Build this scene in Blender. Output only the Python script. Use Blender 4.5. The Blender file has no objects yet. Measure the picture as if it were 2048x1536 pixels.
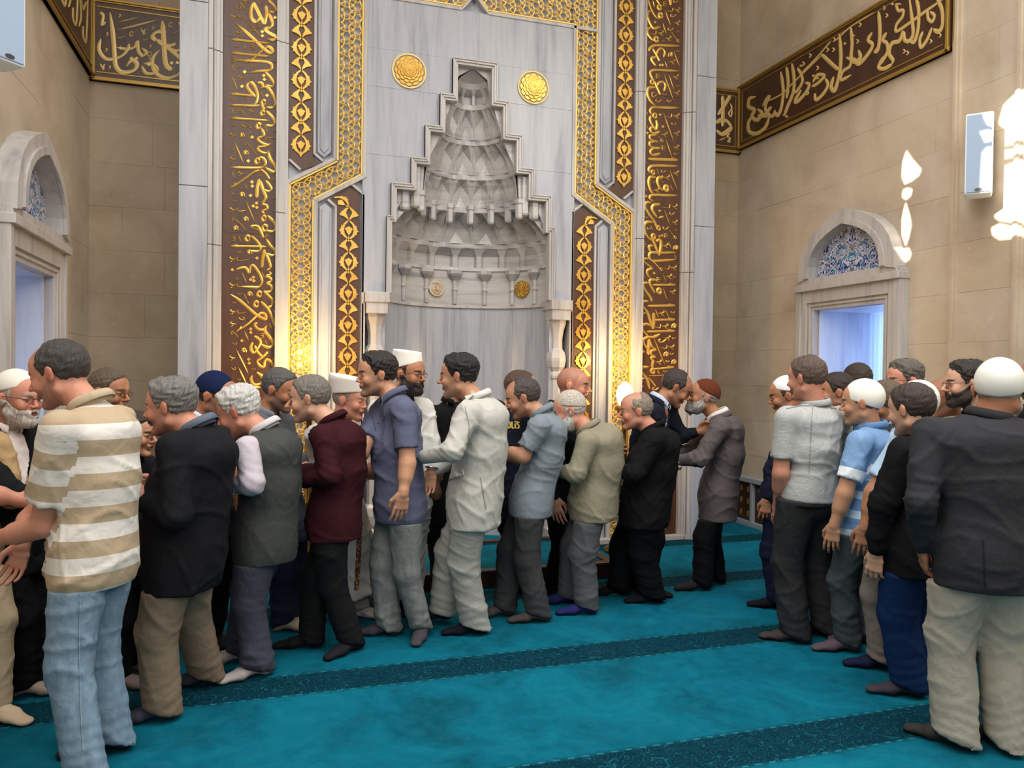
import bpy, bmesh, math, random
import numpy as np
from mathutils import Vector, Matrix
from mathutils.geometry import tessellate_polygon
from mathutils.bvhtree import BVHTree

random.seed(7); np.random.seed(7)
SC = bpy.context.scene
COL = SC.collection
PI = math.pi

# ------------------------------------------------------------------ camera
FPX = 1520.0
YAW = math.atan(484 / 1520); PITCH = .0138; ROLL = .012
CAM = np.array([0, 0, 1.6])
FW = np.array([math.sin(YAW)*math.cos(PITCH), math.cos(YAW)*math.cos(PITCH), -math.sin(PITCH)])
_r0 = np.array([math.cos(YAW), -math.sin(YAW), 0]); _u0 = np.cross(_r0, FW)
RT = _r0*math.cos(ROLL) + _u0*math.sin(ROLL)
UP = -_r0*math.sin(ROLL) + _u0*math.cos(ROLL)
cam = bpy.data.cameras.new('camera'); camo = bpy.data.objects.new('camera', cam); COL.objects.link(camo)
cam.sensor_width = 36; cam.lens = FPX/2048*36; cam.clip_end = 100
m3 = Matrix((RT, UP, -FW)).transposed()
camo.matrix_world = Matrix.Translation(Vector(CAM)) @ m3.to_4x4()
SC.camera = camo

def ray(x, y): return FW + RT*(x-1024)/FPX - UP*(y-768)/FPX
def onY(x, y, Y): d = ray(x, y); return CAM + d*Y/d[1]
def onX(x, y, X): d = ray(x, y); return CAM + d*X/d[0]
def floor_at(x, y, z=0.): d = ray(x, y); return CAM + d*(z-1.6)/d[2]
def at(x, y, D): return CAM + ray(x, y)*D

# ------------------------------------------------------------------ world, sun, room lights, exposure
SC.view_settings.view_transform = 'Standard'; SC.view_settings.look = 'None'
SC.view_settings.gamma = 1; SC.view_settings.use_curve_mapping = False
SC.view_settings.exposure = -0.10
w = bpy.data.worlds.new('world'); SC.world = w; w.use_nodes = True
w.node_tree.nodes['Background'].inputs[0].default_value = (.46, .66, 1, 1)
w.node_tree.nodes['Background'].inputs[1].default_value = 5.2

def light(name, kind, loc, energy, color, size=1., sizey=None, target=None, spread=None):
    l = bpy.data.lights.new(name, kind); l.energy = energy; l.color = color
    if kind == 'AREA':
        l.size = size
        if sizey: l.shape = 'RECTANGLE'; l.size_y = sizey
        if spread: l.spread = spread
    elif kind in ('POINT', 'SPOT'): l.shadow_soft_size = size
    o = bpy.data.objects.new(name, l); COL.objects.link(o); o.location = loc
    if target is not None:
        o.rotation_euler = (Vector(target)-Vector(loc)).to_track_quat('-Z', 'Y').to_euler()
    return o
# unseen area lamps added as fill, standing in for hall daylight
light('hall_fill', 'AREA', (1.5, 2.6, 6.8), 178, (.92, .96, 1), 5, 3, target=(1.7, 3.6, 0), spread=2.0)
light('hall_fill', 'AREA', (-1.1, .8, 5.6), 245, (1, .95, .88), 3, 3, target=(4.9, 4.3, 2.4))
light('hall_fill', 'AREA', (4.5, .2, 5.6), 270, (1, .93, .84), 3, 3, target=(-1.4, 5.6, 3.3))
light('hall_fill', 'AREA', (1.0, -3.6, 3.6), 100, (.97, .98, 1), 4, 3, target=(1.7, 5.0, 1.0))
SUN = light('sun', 'SUN', (-10, -2, 12), 26, (1, .93, .8)); SUN.data.angle = .0035
sd = Vector((6.40, 1.9, -3.65)).normalized()
SUN.rotation_euler = sd.to_track_quat('-Z', 'Y').to_euler()

# ------------------------------------------------------------------ helpers
def srgb(r, g, b):
    f = lambda c: (c/255/12.92 if c <= 10 else ((c/255+.055)/1.055)**2.4)
    return (f(r), f(g), f(b), 1)

def newmat(name, base=(.5, .5, .5, 1), rough=.6, metal=0., spec=.5):
    m = bpy.data.materials.new(name); m.use_nodes = True
    b = m.node_tree.nodes['Principled BSDF']
    b.inputs['Base Color'].default_value = base; b.inputs['Roughness'].default_value = rough
    b.inputs['Metallic'].default_value = metal; b.inputs['Specular IOR Level'].default_value = spec
    return m
class NT:
    def __init__(s, m):
        s.t = m.node_tree; s.n = s.t.nodes; s.l = s.t.links; s.b = s.n['Principled BSDF']
    def add(s, typ, **kw):
        n = s.n.new(typ)
        for k, v in kw.items(): setattr(n, k, v)
        return n
    def link(s, a, b): s.l.new(a, b)
    def coords(s, kind='Object', scale=(1, 1, 1), rot=(0, 0, 0)):
        tc = s.add('ShaderNodeTexCoord'); mp = s.add('ShaderNodeMapping')
        mp.inputs['Scale'].default_value = scale; mp.inputs['Rotation'].default_value = rot
        s.link(tc.outputs[kind], mp.inputs[0]); return mp.outputs[0]
    def world(s, scale=(1, 1, 1), rot=(0, 0, 0)):
        g = s.add('ShaderNodeNewGeometry'); mp = s.add('ShaderNodeMapping')
        mp.inputs['Scale'].default_value = scale; mp.inputs['Rotation'].default_value = rot
        s.link(g.outputs['Position'], mp.inputs[0]); return mp.outputs[0]
    def noise(s, vec, scale=5, detail=4, rough=.55, dist=0.):
        n = s.add('ShaderNodeTexNoise'); n.inputs['Scale'].default_value = scale
        n.inputs['Detail'].default_value = detail; n.inputs['Roughness'].default_value = rough
        n.inputs['Distortion'].default_value = dist
        if vec is not None: s.link(vec, n.inputs['Vector'])
        return n.outputs[0]
    def ramp(s, fac, stops):
        r = s.add('ShaderNodeValToRGB'); e = r.color_ramp.elements
        while len(e) < len(stops): e.new(.5)
        for k, (p, c) in enumerate(stops): e[k].position = p; e[k].color = c if len(c) == 4 else (*c, 1)
        s.link(fac, r.inputs[0]); return r.outputs[0]
    def mix(s, fac, a, b, typ='MIX'):
        n = s.add('ShaderNodeMix', data_type='RGBA', blend_type=typ)
        for sock, v in ((n.inputs['Factor'], fac), (n.inputs['A'], a), (n.inputs['B'], b)):
            if hasattr(v, 'is_linked') or isinstance(v, bpy.types.NodeSocket): s.link(v, sock)
            elif isinstance(v, (int, float)): sock.default_value = v
            else: sock.default_value = v if len(v) == 4 else (*v, 1)
        return n.outputs['Result']
    def math(s, op, a, b=None, c=None):
        n = s.add('ShaderNodeMath', operation=op)
        for i, v in enumerate((a, b, c)):
            if v is None: continue
            if isinstance(v, bpy.types.NodeSocket): s.link(v, n.inputs[i])
            else: n.inputs[i].default_value = v
        return n.outputs[0]
    def bump(s, h, strength=.2, dist=.01):
        b = s.add('ShaderNodeBump'); b.inputs['Strength'].default_value = strength
        b.inputs['Distance'].default_value = dist; s.link(h, b.inputs['Height'])
        s.link(b.outputs[0], s.b.inputs['Normal'])
    def color(s, c): s.link(c, s.b.inputs['Base Color'])

def marble(name, a, b, scale, streak=(6, 6, .5), rough=.28):
    m = newmat(name, a, rough, 0, .4); t = NT(m)
    v = t.world(streak)
    n1 = t.noise(v, scale, 6, .6, .4); n2 = t.noise(v, scale*4, 4, .6, .2)
    oi = t.add('ShaderNodeObjectInfo')
    c = t.ramp(n1, [(.3, b), (.5, a), (.72, tuple(min(1, x*1.1) for x in a[:3]))])
    c2 = t.ramp(n2, [(.35, (.82, .83, .86)), (.55, (1, 1, 1))])
    c = t.mix(.55, c, c2, 'MULTIPLY')
    t.color(c); return m
M_MARB = marble('marble', srgb(170, 171, 177), srgb(141, 144, 152), 1.3)
M_MARB2 = marble('marble_warm', srgb(186, 181, 177), srgb(160, 155, 153), 1.3)
M_MUQ = marble('muqarnas_marble', srgb(182, 178, 175), srgb(136, 134, 138), 1.2, (.8, .8, 9))

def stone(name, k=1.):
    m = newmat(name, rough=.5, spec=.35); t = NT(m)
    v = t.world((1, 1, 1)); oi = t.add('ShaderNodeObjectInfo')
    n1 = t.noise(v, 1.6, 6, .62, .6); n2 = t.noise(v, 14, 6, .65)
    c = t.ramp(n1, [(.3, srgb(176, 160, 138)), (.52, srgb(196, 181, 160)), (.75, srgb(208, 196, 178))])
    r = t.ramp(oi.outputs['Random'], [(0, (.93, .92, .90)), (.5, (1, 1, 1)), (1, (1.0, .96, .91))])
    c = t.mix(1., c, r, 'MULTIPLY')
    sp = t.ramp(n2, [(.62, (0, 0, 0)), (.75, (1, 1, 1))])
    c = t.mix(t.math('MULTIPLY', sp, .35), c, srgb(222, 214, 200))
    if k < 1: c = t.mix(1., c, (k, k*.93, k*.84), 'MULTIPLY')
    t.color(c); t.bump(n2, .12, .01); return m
M_STONE = stone('limestone'); M_STONE_SHADE = stone('shaded_limestone', .68)  # second copy for the back wall: alcove shade put into the stone colour
M_MORTAR = newmat('mortar', srgb(166, 148, 124), .8)

def goldm():
    m = newmat('gold_leaf', srgb(228, 184, 88), .32, .55, .5); t = NT(m)
    v = t.world(); n = t.noise(v, 9, 4)
    t.color(t.ramp(n, [(.3, srgb(196, 146, 56)), (.7, srgb(222, 180, 88))]))
    return m
M_GOLD = goldm()
M_GOLDP = newmat('gold_paint', srgb(222, 190, 120), .45, .25)
M_GOLDD = newmat('antique_gold', srgb(170, 134, 62), .4, .5)
M_GOLD2 = newmat('gilt_lattice', srgb(232, 192, 100), .35, .3)
def woodm(name, a, b, rough=.4):
    m = newmat(name, a, rough); t = NT(m)
    n = t.noise(t.world((14, 14, .8)), 3, 6, .6, .3)
    t.color(t.ramp(n, [(.3, b), (.7, a)])); return m
M_BROWN = woodm('brown_board', srgb(88, 52, 28), srgb(66, 37, 18))
M_BROWN2 = woodm('brown_wall_board', srgb(82, 54, 36), srgb(60, 38, 25))
M_DARKW = woodm('dark_wood', srgb(70, 40, 22), srgb(44, 24, 14))

class MB:
    def __init__(s): s.v = []; s.f = []
    def box(s, x0, x1, y0, y1, z0, z1, bev=0):
        n = len(s.v)
        s.v += [(x, y, z) for z in (z0, z1) for y in (y0, y1) for x in (x0, x1)]
        s.f += [tuple(n+i for i in q) for q in ((0, 2, 3, 1), (4, 5, 7, 6), (0, 1, 5, 4), (2, 6, 7, 3), (0, 4, 6, 2), (1, 3, 7, 5))]
        return s
    def prism(s, poly, fr, d0, d1, holes=()):
        """poly: 2-D list; fr(u,v,d)->xyz; extruded from depth d0 (front) to d1 (back)"""
        loops = [list(poly)] + [list(h) for h in holes]
        flat = [p for l in loops for p in l]; n = len(s.v); N = len(flat)
        s.v += [tuple(fr(p[0], p[1], d0)) for p in flat] + [tuple(fr(p[0], p[1], d1)) for p in flat]
        tri = tessellate_polygon([[Vector((p[0], p[1], 0)) for p in l] for l in loops])
        for t in tri:
            s.f.append((n+t[0], n+t[1], n+t[2])); s.f.append((n+N+t[2], n+N+t[1], n+N+t[0]))
        o = 0
        for l in loops:
            k = len(l)
            for i in range(k):
                a, b = o+i, o+(i+1) % k
                s.f.append((n+a, n+b, n+N+b, n+N+a))
            o += k
        return s
    def tube(s, pts, r, sides=6, closed=False, cap=True):
        pts = [Vector(p) for p in pts]; n = len(s.v); k = len(pts)
        rr = r if hasattr(r, '__len__') else [r]*k
        up = Vector((.13, .31, .94))
        for i, p in enumerate(pts):
            a = pts[(i-1) % k] if (closed or i) else p; b = pts[(i+1) % k] if (closed or i < k-1) else p
            t = (b-a).normalized()
            u = t.cross(up); u = u.normalized() if u.length > 1e-5 else t.orthogonal().normalized()
            w_ = t.cross(u)
            for j in range(sides):
                an = 2*PI*j/sides; s.v.append(tuple(p + (u*math.cos(an)+w_*math.sin(an))*rr[i]))
        for i in range(k if closed else k-1):
            for j in range(sides):
                a = n+i*sides+j; b = n+i*sides+(j+1) % sides; i2 = (i+1) % k
                s.f.append((a, b, n+i2*sides+(j+1) % sides, n+i2*sides+j))
        if cap and not closed:
            s.f.append(tuple(n+j for j in range(sides))[::-1]); s.f.append(tuple(n+(k-1)*sides+j for j in range(sides)))
        return s
    def lathe(s, prof, c, seg=24, axis='z', a0=0, a1=2*PI):
        n = len(s.v); full = abs(a1-a0-2*PI) < 1e-6; m = seg if full else seg+1
        for r, h in prof:
            for j in range(m):
                an = a0+(a1-a0)*j/seg
                if axis == 'z': s.v.append((c[0]+r*math.cos(an), c[1]+r*math.sin(an), c[2]+h))
                else: s.v.append((c[0]+r*math.cos(an), c[1]-h, c[2]+r*math.sin(an)))
        for i in range(len(prof)-1):
            for j in range(seg):
                j2 = (j+1) % m
                s.f.append((n+i*m+j, n+i*m+j2, n+(i+1)*m+j2, n+(i+1)*m+j))
        return s
    def build(s, name, mat, parent=None, smooth=False, bevel=0):
        me = bpy.data.meshes.new(name); me.from_pydata(s.v, [], s.f); me.update()
        if mat: me.materials.append(mat)
        bm = bmesh.new(); bm.from_mesh(me); bmesh.ops.recalc_face_normals(bm, faces=bm.faces); bm.to_mesh(me); bm.free()
        if smooth: me.shade_smooth()
        o = bpy.data.objects.new(name, me); COL.objects.link(o)
        if parent: o.parent = parent
        if bevel:
            md = o.modifiers.new('b', 'BEVEL'); md.width = bevel; md.segments = 2; md.limit_method = 'ANGLE'
        return o

def tag(o, label=None, cat=None, group=None, kind=None):
    if label: o['label'] = label
    if cat: o['category'] = cat
    if group: o['group'] = group
    if kind: o['kind'] = kind
    return o
def empty(name, label, cat, group=None, loc=None):
    o = bpy.data.objects.new(name, None); COL.objects.link(o); o.empty_display_size = .1
    return tag(o, label, cat, group)

# ------------------------------------------------------------------ room
XL, XR, YB, YF, ZC = -1.49, 4.95, 7.33, -5.0, 8.6
XC = 1.715                      # mihrab axis
YM = 6.60                       # front plane of the mihrab marble

def floor_mat():
    m = newmat('carpet', rough=.95, spec=.1); t = NT(m)
    g = t.add('ShaderNodeNewGeometry'); sep = t.add('ShaderNodeSeparateXYZ'); t.link(g.outputs['Position'], sep.inputs[0])
    Y = sep.outputs[1]; X = sep.outputs[0]
    v = t.world((1, 1, 1))
    big = t.noise(v, 2.2, 5, .65, .8); fine = t.noise(v, 160, 3, .7); mid = t.noise(v, 14, 5, .7, .5)
    base = t.ramp(big, [(.28, srgb(0, 74, 90)), (.5, srgb(0, 98, 120)), (.72, srgb(4, 116, 138))])
    base = t.mix(t.math('MULTIPLY', t.ramp(mid, [(.42, (0, 0, 0)), (.7, (1, 1, 1))]), .22), base, srgb(40, 132, 150))
    spot = t.ramp(t.noise(t.world((1, 1.6, 1)), 5.5, 5, .7, 1.2), [(.62, (0, 0, 0)), (.72, (1, 1, 1))])
    base = t.mix(t.math('MULTIPLY', spot, .35), base, srgb(0, 68, 82))
    base = t.mix(.35, base, t.ramp(fine, [(.3, (.35, .35, .35)), (.7, (1, 1, 1))]), 'MULTIPLY')
    # saf bands every 1.25 m running along X
    rel = t.math('PINGPONG', t.math('SUBTRACT', Y, 4.005-.61), .61)
    wob = t.math('MULTIPLY', t.noise(v, 30, 3), .03)
    dist = t.math('SUBTRACT', .61, rel)
    band = t.ramp(t.math('ADD', dist, t.math('SUBTRACT', wob, .015)), [(.118, (1, 1, 1)), (.155, (0, 0, 0))])
    edge = t.math('COMPARE', dist, .132, .006)
    # scrolling leaf lines: iso-contours of a distorted noise
    sc = t.noise(t.world((1, 1, 1)), 9, 2, .4, 1.6)
    ln = t.math('COMPARE', t.math('FRACT', t.math('MULTIPLY', sc, 9)), .5, .09)
    dark = t.mix(ln, srgb(0, 46, 60), srgb(14, 84, 98))
    dark = t.mix(.3, dark, t.ramp(fine, [(.3, (.4, .4, .4)), (.7, (1, 1, 1))]), 'MULTIPLY')
    c = t.mix(band, base, dark)
    chain = t.math('GREATER_THAN', t.math('SINE', t.math('MULTIPLY', X, 95)), .1)
    c = t.mix(t.math('MULTIPLY', t.math('MULTIPLY', edge, chain), .35), c, srgb(60, 150, 165))
    t.color(c)
    h = t.math('ADD', t.math('MULTIPLY', fine, .6), t.math('ADD', t.math('MULTIPLY', mid, .5), t.math('MULTIPLY', t.math('MULTIPLY', ln, band), .8)))
    t.bump(h, .5, .012)
    return m
fl = MB().box(XL-.3, XR+.3, YF-.2, YB+.3, -.1, 0).build('floor', floor_mat()); tag(fl, 'teal prayer carpet with darker scrollwork bands across it', 'floor', kind='structure')
ce = MB().box(XL-.3, XR+.3, YF-.2, YB+.3, ZC, ZC+.1).build('ceiling', newmat('plaster', srgb(214, 206, 194), .8)); tag(ce, 'pale plaster ceiling high above the hall', 'ceiling', kind='structure')

WY0, WY1, WZ = 5.146, 5.98, 2.23          # window recess opening (both side walls)
WC = .5*(WY0+WY1)
# sun apertures in the left wall (pierced upper window); outlines of the patches on the right wall, moved back along the sun
dirv = np.array([6.40, 1.9, -3.65])
def back(px, py):
    p = onX(px, py, XR-.02); k = (XR-.02-XL)/dirv[0]
    return (p[1]-dirv[1]*k, p[2]-dirv[2]*k)
patches = [
    [(1813, 290), (1826, 308), (1843, 328), (1838, 342), (1825, 352), (1809, 360), (1803, 345), (1805, 315)],
    [(1805, 370), (1815, 365), (1825, 368), (1822, 382), (1812, 391), (1804, 386)],
    [(1812, 394), (1820, 420), (1823, 440), (1818, 465), (1811, 484), (1803, 462), (1803, 430), (1807, 410)],
    [(1806, 488), (1818, 486), (1823, 496), (1819, 510), (1809, 517), (1802, 506)],
    [(1996, 270), (1999, 230), (2008, 197), (2030, 176), (2070, 168), (2110, 190), (2130, 230), (2132, 282), (2060, 272), (2002, 282)],
    [(1990, 300), (2005, 288), (2050, 284), (2120, 290), (2120, 305), (2050, 300), (2010, 306), (1998, 318)],
    [(1994, 340), (2003, 322), (2030, 312), (2120, 314), (2132, 350), (2130, 425), (2060, 440), (1999, 432), (1990, 425)],
    [(1982, 445), (2000, 436), (2050, 446), (2060, 462), (2000, 470), (1986, 462)],
]
holes = [[back(*p) for p in h] for h in patches]
hy = [p[0] for h in holes for p in h]; hz = [p[1] for h in holes for p in h]
AY0, AY1, AZ0, AZ1 = min(hy)-.15, max(hy)+.15, min(hz)-.15, max(hz)+.15
def wall_side(name, X, sgn, label, opening):
    """sgn=-1 left wall (outside at smaller X)"""
    mb = MB(); xa, xb = sorted((X + sgn*.03, X + sgn*.3))
    if opening:
        mb.box(xa, xb, YF, AY0, 0, ZC).box(xa, xb, AY1, WY0, 0, ZC).box(xa, xb, AY0, AY1, 0, AZ0).box(xa, xb, AY0, AY1, AZ1, ZC)
    else:
        mb.box(xa, xb, YF, WY0, 0, ZC)
    mb.box(xa, xb, WY1, YB, 0, ZC).box(xa, xb, WY0, WY1, WZ, ZC).box(xa, xb, WY0, WY1, -.05, .02)
    return tag(mb.build(name, M_MORTAR), label, 'wall', kind='structure')
WL = wall_side('wall_left', XL, -1, 'beige limestone block wall left of the mihrab', True)
WR = wall_side('wall_right', XR, 1, 'beige limestone block wall right of the mihrab', False)
WB = MB().box(XL-.3, XR+.3, YB+.03, YB+.3, 0, ZC).build('wall_back', M_MORTAR); tag(WB, 'beige limestone block wall behind the mihrab', 'wall', kind='structure')
WF = MB().box(XL-.3, XR+.3, YF-.3, YF, 0, ZC).build('wall_front', newmat('plaster_warm', srgb(205, 192, 170), .8)); tag(WF, 'pale wall of the prayer hall opposite the mihrab', 'wall', kind='structure')
pp = MB(); fr = lambda u, v, d: (XL-d, u, v)
pp.prism([(AY0, AZ0), (AY1, AZ0), (AY1, AZ1), (AY0, AZ1)], fr, .03, .05, holes)
tag(pp.build('window_3', M_STONE), 'pierced stone upper window letting the sun in', 'window', kind='structure')
ext = MB().box(-5.2, -5.0, -4, 12, -.1, 5.2).build('wall_sun_block', M_STONE); tag(ext, 'unseen wall added outside to block the sun from the left window', 'wall', kind='structure')  # added out of view to keep the sun off the left curtain

# stone blocks: each its own piece
unit = MB().box(-.5, .5, -.5, .5, -.5, .5).build('stone_block', M_STONE)
bm = bmesh.new(); bm.from_mesh(unit.data); bmesh.ops.bevel(bm, geom=bm.edges, offset=.0022, segments=1, affect='EDGES'); bm.to_mesh(unit.data); bm.free()
UME = unit.data; bpy.data.objects.remove(unit)
rb = random.Random(3)
UME2 = UME.copy(); UME2.materials.clear(); UME2.materials.append(M_STONE_SHADE)
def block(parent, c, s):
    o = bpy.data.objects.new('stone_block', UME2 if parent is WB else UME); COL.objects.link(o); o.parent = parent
    o.location = c; o.scale = s
COURSE = .375
def lay(parent, fixed, axis, lo, hi, zmax, sgn, cut=None):
    z = 0; k = 0
    while z < zmax:
        p = lo - rb.uniform(0, .5)
        h = COURSE
        while p < hi:
            L = rb.uniform(.55, .95); a, b = max(p, lo), min(p+L, hi)
            if hi - b < .12: b = hi; L = hi-p
            if b-a > .03:
                segs = [(a, b)]
                if cut and z < cut[2]-.02:
                    segs = []
                    if a < cut[0]: segs.append((a, min(b, cut[0])))
                    if b > cut[1]: segs.append((max(a, cut[1]), b))
                for (q0, q1) in segs:
                    if q1-q0 < .02: continue
                    out = rb.uniform(0, .0022); th = .03+out
                    g = .0007
                    c = [0, 0, z+h/2]; s = [0, 0, h-2*g]
                    if axis == 'Y': c[1] = (q0+q1)/2; s[1] = q1-q0-2*g; c[0] = fixed-sgn*(out/2-.015); s[0] = th
                    else: c[0] = (q0+q1)/2; s[0] = q1-q0-2*g; c[1] = fixed-out/2+.015; s[1] = th
                    block(parent, c, s)
            p += L
        z += h; k += 1
lay(WR, XR, 'Y', 3.1, YB, 5.9, 1, (WY0, WY1, WZ+.02))
lay(WL, XL, 'Y', 4.75, YB, 5.9, -1, (WY0, WY1, WZ+.02))
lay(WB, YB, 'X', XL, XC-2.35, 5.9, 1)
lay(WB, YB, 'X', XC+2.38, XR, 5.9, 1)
mb = MB().box(XR, XR+.04, YF, 3.1, 0, ZC).box(XR, XR+.04, 3.1, YB, 6.0, ZC)
mb.build('upper_facing', M_STONE, WR)
mb = MB().box(XL-.035, XL, YF, AY0, 0, ZC).box(XL-.035, XL, AY1, 4.75, 0, ZC).box(XL-.035, XL, 4.75, YB, 6.0, ZC)
mb.box(XL-.035, XL, AY0, AY1, 0, AZ0)
mb.build('upper_facing', M_STONE, WL)
MB().box(XL, XR, YB, YB+.04, 6.0, ZC).build('upper_facing', M_STONE, WB)
# vertical pilaster mouldings on the right wall
for i, y in enumerate((4.50, 3.98)):
    mb = MB().box(XR-.022, XR+.01, y-.035, y+.035, .52, ZC).box(XR-.034, XR, y-.012, y+.012, .52, ZC)
    tag(mb.build('trim_%d' % (i+1), M_STONE, None), 'thin vertical stone moulding on the right wall, %s' % ('beside the loudspeaker' if i == 0 else 'through the big sun patch'), 'moulding', kind='structure')

# ------------------------------------------------------------------ arched windows
def tile_mat():
    m = newmat('painted_tile', rough=.15); t = NT(m)
    tc = t.add('ShaderNodeTexCoord'); sep = t.add('ShaderNodeSeparateXYZ'); t.link(tc.outputs['Object'], sep.inputs[0])
    ay = t.math('ABSOLUTE', sep.outputs[1]); cmb = t.add('ShaderNodeCombineXYZ'); t.link(ay, cmb.inputs[1]); t.link(sep.outputs[2], cmb.inputs[2])
    n = t.noise(cmb.outputs[0], 10, 1, .3, 2.2)
    ln = t.math('COMPARE', t.math('FRACT', t.math('MULTIPLY', n, 6)), .5, .19)
    vo = t.add('ShaderNodeTexVoronoi'); vo.inputs['Scale'].default_value = 19; t.link(cmb.outputs[0], vo.inputs['Vector'])
    fl_ = t.math('LESS_THAN', vo.outputs['Distance'], .36); core = t.math('LESS_THAN', vo.outputs['Distance'], .11)
    sepc = t.add('ShaderNodeSeparateColor'); t.link(vo.outputs['Color'], sepc.inputs[0])
    pet = t.ramp(sepc.outputs[0], [(.0, srgb(44, 96, 160)), (.35, srgb(60, 150, 180)), (.6, srgb(110, 104, 160)), (.8, srgb(110, 110, 80)), (1, srgb(150, 80, 84))])
    c = t.mix(ln, srgb(190, 198, 214), srgb(18, 34, 112))
    c = t.mix(fl_, c, pet); c = t.mix(core, c, srgb(210, 214, 220))
    t.color(c); return m
M_TILE = tile_mat()
M_CURT = newmat('sheer_curtain', srgb(196, 206, 226), .9)
_t = NT(M_CURT); _tr = _t.add('ShaderNodeBsdfTranslucent'); _tr.inputs[0].default_value = srgb(214, 224, 245)
_mx = _t.add('ShaderNodeMixShader'); _mx.inputs[0].default_value = .72
_t.link(_t.b.outputs[0], _mx.inputs[1]); _t.link(_tr.outputs[0], _mx.inputs[2]); _t.link(_mx.outputs[0], _t.n['Material Output'].inputs[0])
M_RMARB = marble('reveal_marble', srgb(214, 218, 228), srgb(180, 186, 200), 1.5, (3, 3, .4))

def arch_pts(hw, z0, rise, n=14):
    """pointed arch outline from left spring to right spring"""
    P = []
    for i in range(n+1):
        t = i/n; a = t*PI
        x = -hw*math.cos(a)
        z = z0 + rise*(math.sin(a)**.86)*(1+.10*(1-abs(math.cos(a)))**3)
        P.append((x, z))
    return P
def window_side(idx, X, sgn, label):
    """sgn=+1: right wall (room is towards -X)"""
    fr = lambda u, v, d: (X + sgn*d, WC+u, v)      # d negative = into the room
    mb = MB()
    root = MB()
    # jambs with stepped mouldings
    for s in (-1, 1):
        a, b = sorted((s*.43, s*.63)); root.prism([(a, 0), (b, 0), (b, 2.43), (a, 2.43)], fr, -.06, .02)
        a, b = sorted((s*.50, s*.625)); root.prism([(a, .001), (b, .001), (b, 2.425), (a, 2.425)], fr, -.085, 0)
        a, b = sorted((s*.46, s*.48)); root.prism([(a, .002), (b, .002), (b, 2.29), (a, 2.29)], fr, -.075, 0)
        a, b = sorted((s*.57, s*.635)); root.prism([(a, .003), (b, .003), (b, 2.42), (a, 2.42)], fr, -.10, 0)
    root.prism([(-.628, WZ), (.628, WZ), (.628, 2.50), (-.628, 2.50)], fr, -.062, .02)
    root.prism([(-.498, 2.30), (.498, 2.30), (.498, 2.46), (-.498, 2.46)], fr, -.0865, 0)
    root.prism([(-.479, 2.262), (.479, 2.262), (.479, 2.283), (-.479, 2.283)], fr, -.0765, 0)
    root.prism([(-.645, 2.41), (.645, 2.41), (.645, 2.47), (-.645, 2.47)], fr, -.125, 0)
    root.prism([(-.60, 2.47), (.60, 2.47), (.60, 2.53), (-.60, 2.53)], fr, -.10, 0)
    o = root.build('window_%d' % idx, M_MARB2, bevel=.006)
    tag(o, label, 'window', kind='structure')
    ar = MB(); out = arch_pts(.60, 2.50, .55); inn = arch_pts(.455, 2.53, .40)
    ar.prism(out + inn[::-1], fr, -.12, .02)
    out2 = arch_pts(.50, 2.53, .445)
    inn2 = arch_pts(.452, 2.53, .397); ar.prism(out2 + inn2[::-1], fr, -.135, -.115)
    ar.build('arch_surround', M_MARB2, o)
    tl = MB().prism(arch_pts(.47, 2.52, .41), lambda u, v, d: (sgn*d, u, v), -.006, .02).build('tile_panel', M_TILE, o)
    tl.location = (X, WC, 0)
    # deep marble reveal
    R = MB(); D = .75
    R.prism([(-.43, 0), (-.415, 0), (-.415, WZ), (-.43, WZ)], fr, 0, D).prism([(.415, 0), (.43, 0), (.43, WZ), (.415, WZ)], fr, 0, D)
    R.prism([(-.43, WZ-.006), (.43, WZ-.006), (.43, WZ+.02), (-.43, WZ+.02)], fr, .005, D)
    R.prism([(-.43, .0), (.43, 0), (.43, .02), (-.43, .02)], fr, 0, D)
    for s in (-1, 1):
        a, b = sorted((s*.43, s*.9)); R.prism([(a, 0), (b, 0), (b, WZ+.3), (a, WZ+.3)], fr, .3, D+.1)
    R.prism([(-.9, WZ+.02), (.9, WZ+.02), (.9, WZ+.3), (-.9, WZ+.3)], fr, .3, D+.1)
    R.build('reveal', M_RMARB, o)
    # curtain
    n = 90; V = []; F = []
    for i in range(n+1):
        u = -.415+.83*i/n
        dd = .60 + .022*math.sin(i*.93)+.012*math.sin(i*2.1+1)
        V += [fr(u, .03, dd+.01*math.sin(i)), fr(u, WZ-.01, dd)]
    for i in range(n): F.append((2*i, 2*i+2, 2*i+3, 2*i+1))
    cm = MB(); cm.v = V; cm.f = F
    cu = cm.build('curtain', M_CURT, None, smooth=True)
    tag(cu, 'sheer blue-lit curtain hanging in the %s arched window' % ('left' if sgn < 0 else 'right'), 'curtain')
    return o
window_side(1, XL, -1, 'arched marble window surround with painted tile panel, left wall')
window_side(2, XR, 1, 'arched marble window surround with painted tile panel, right wall')
# ================================================================== mihrab
ZT = 5.95
MIH = empty('mihrab', 'tall white marble prayer niche with a stalactite hood between gilded bands', 'mihrab')
def H(s, h): return XC + s*h
def frY(u, v, d): return (u, YM+d, v)
def P2(poly, s): return [(H(s, h), z) for h, z in poly]
slab = lambda mb, name='marble_slab', m=None, bev=.004: mb.build(name, m or M_MARB, MIH, bevel=bev)
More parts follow.
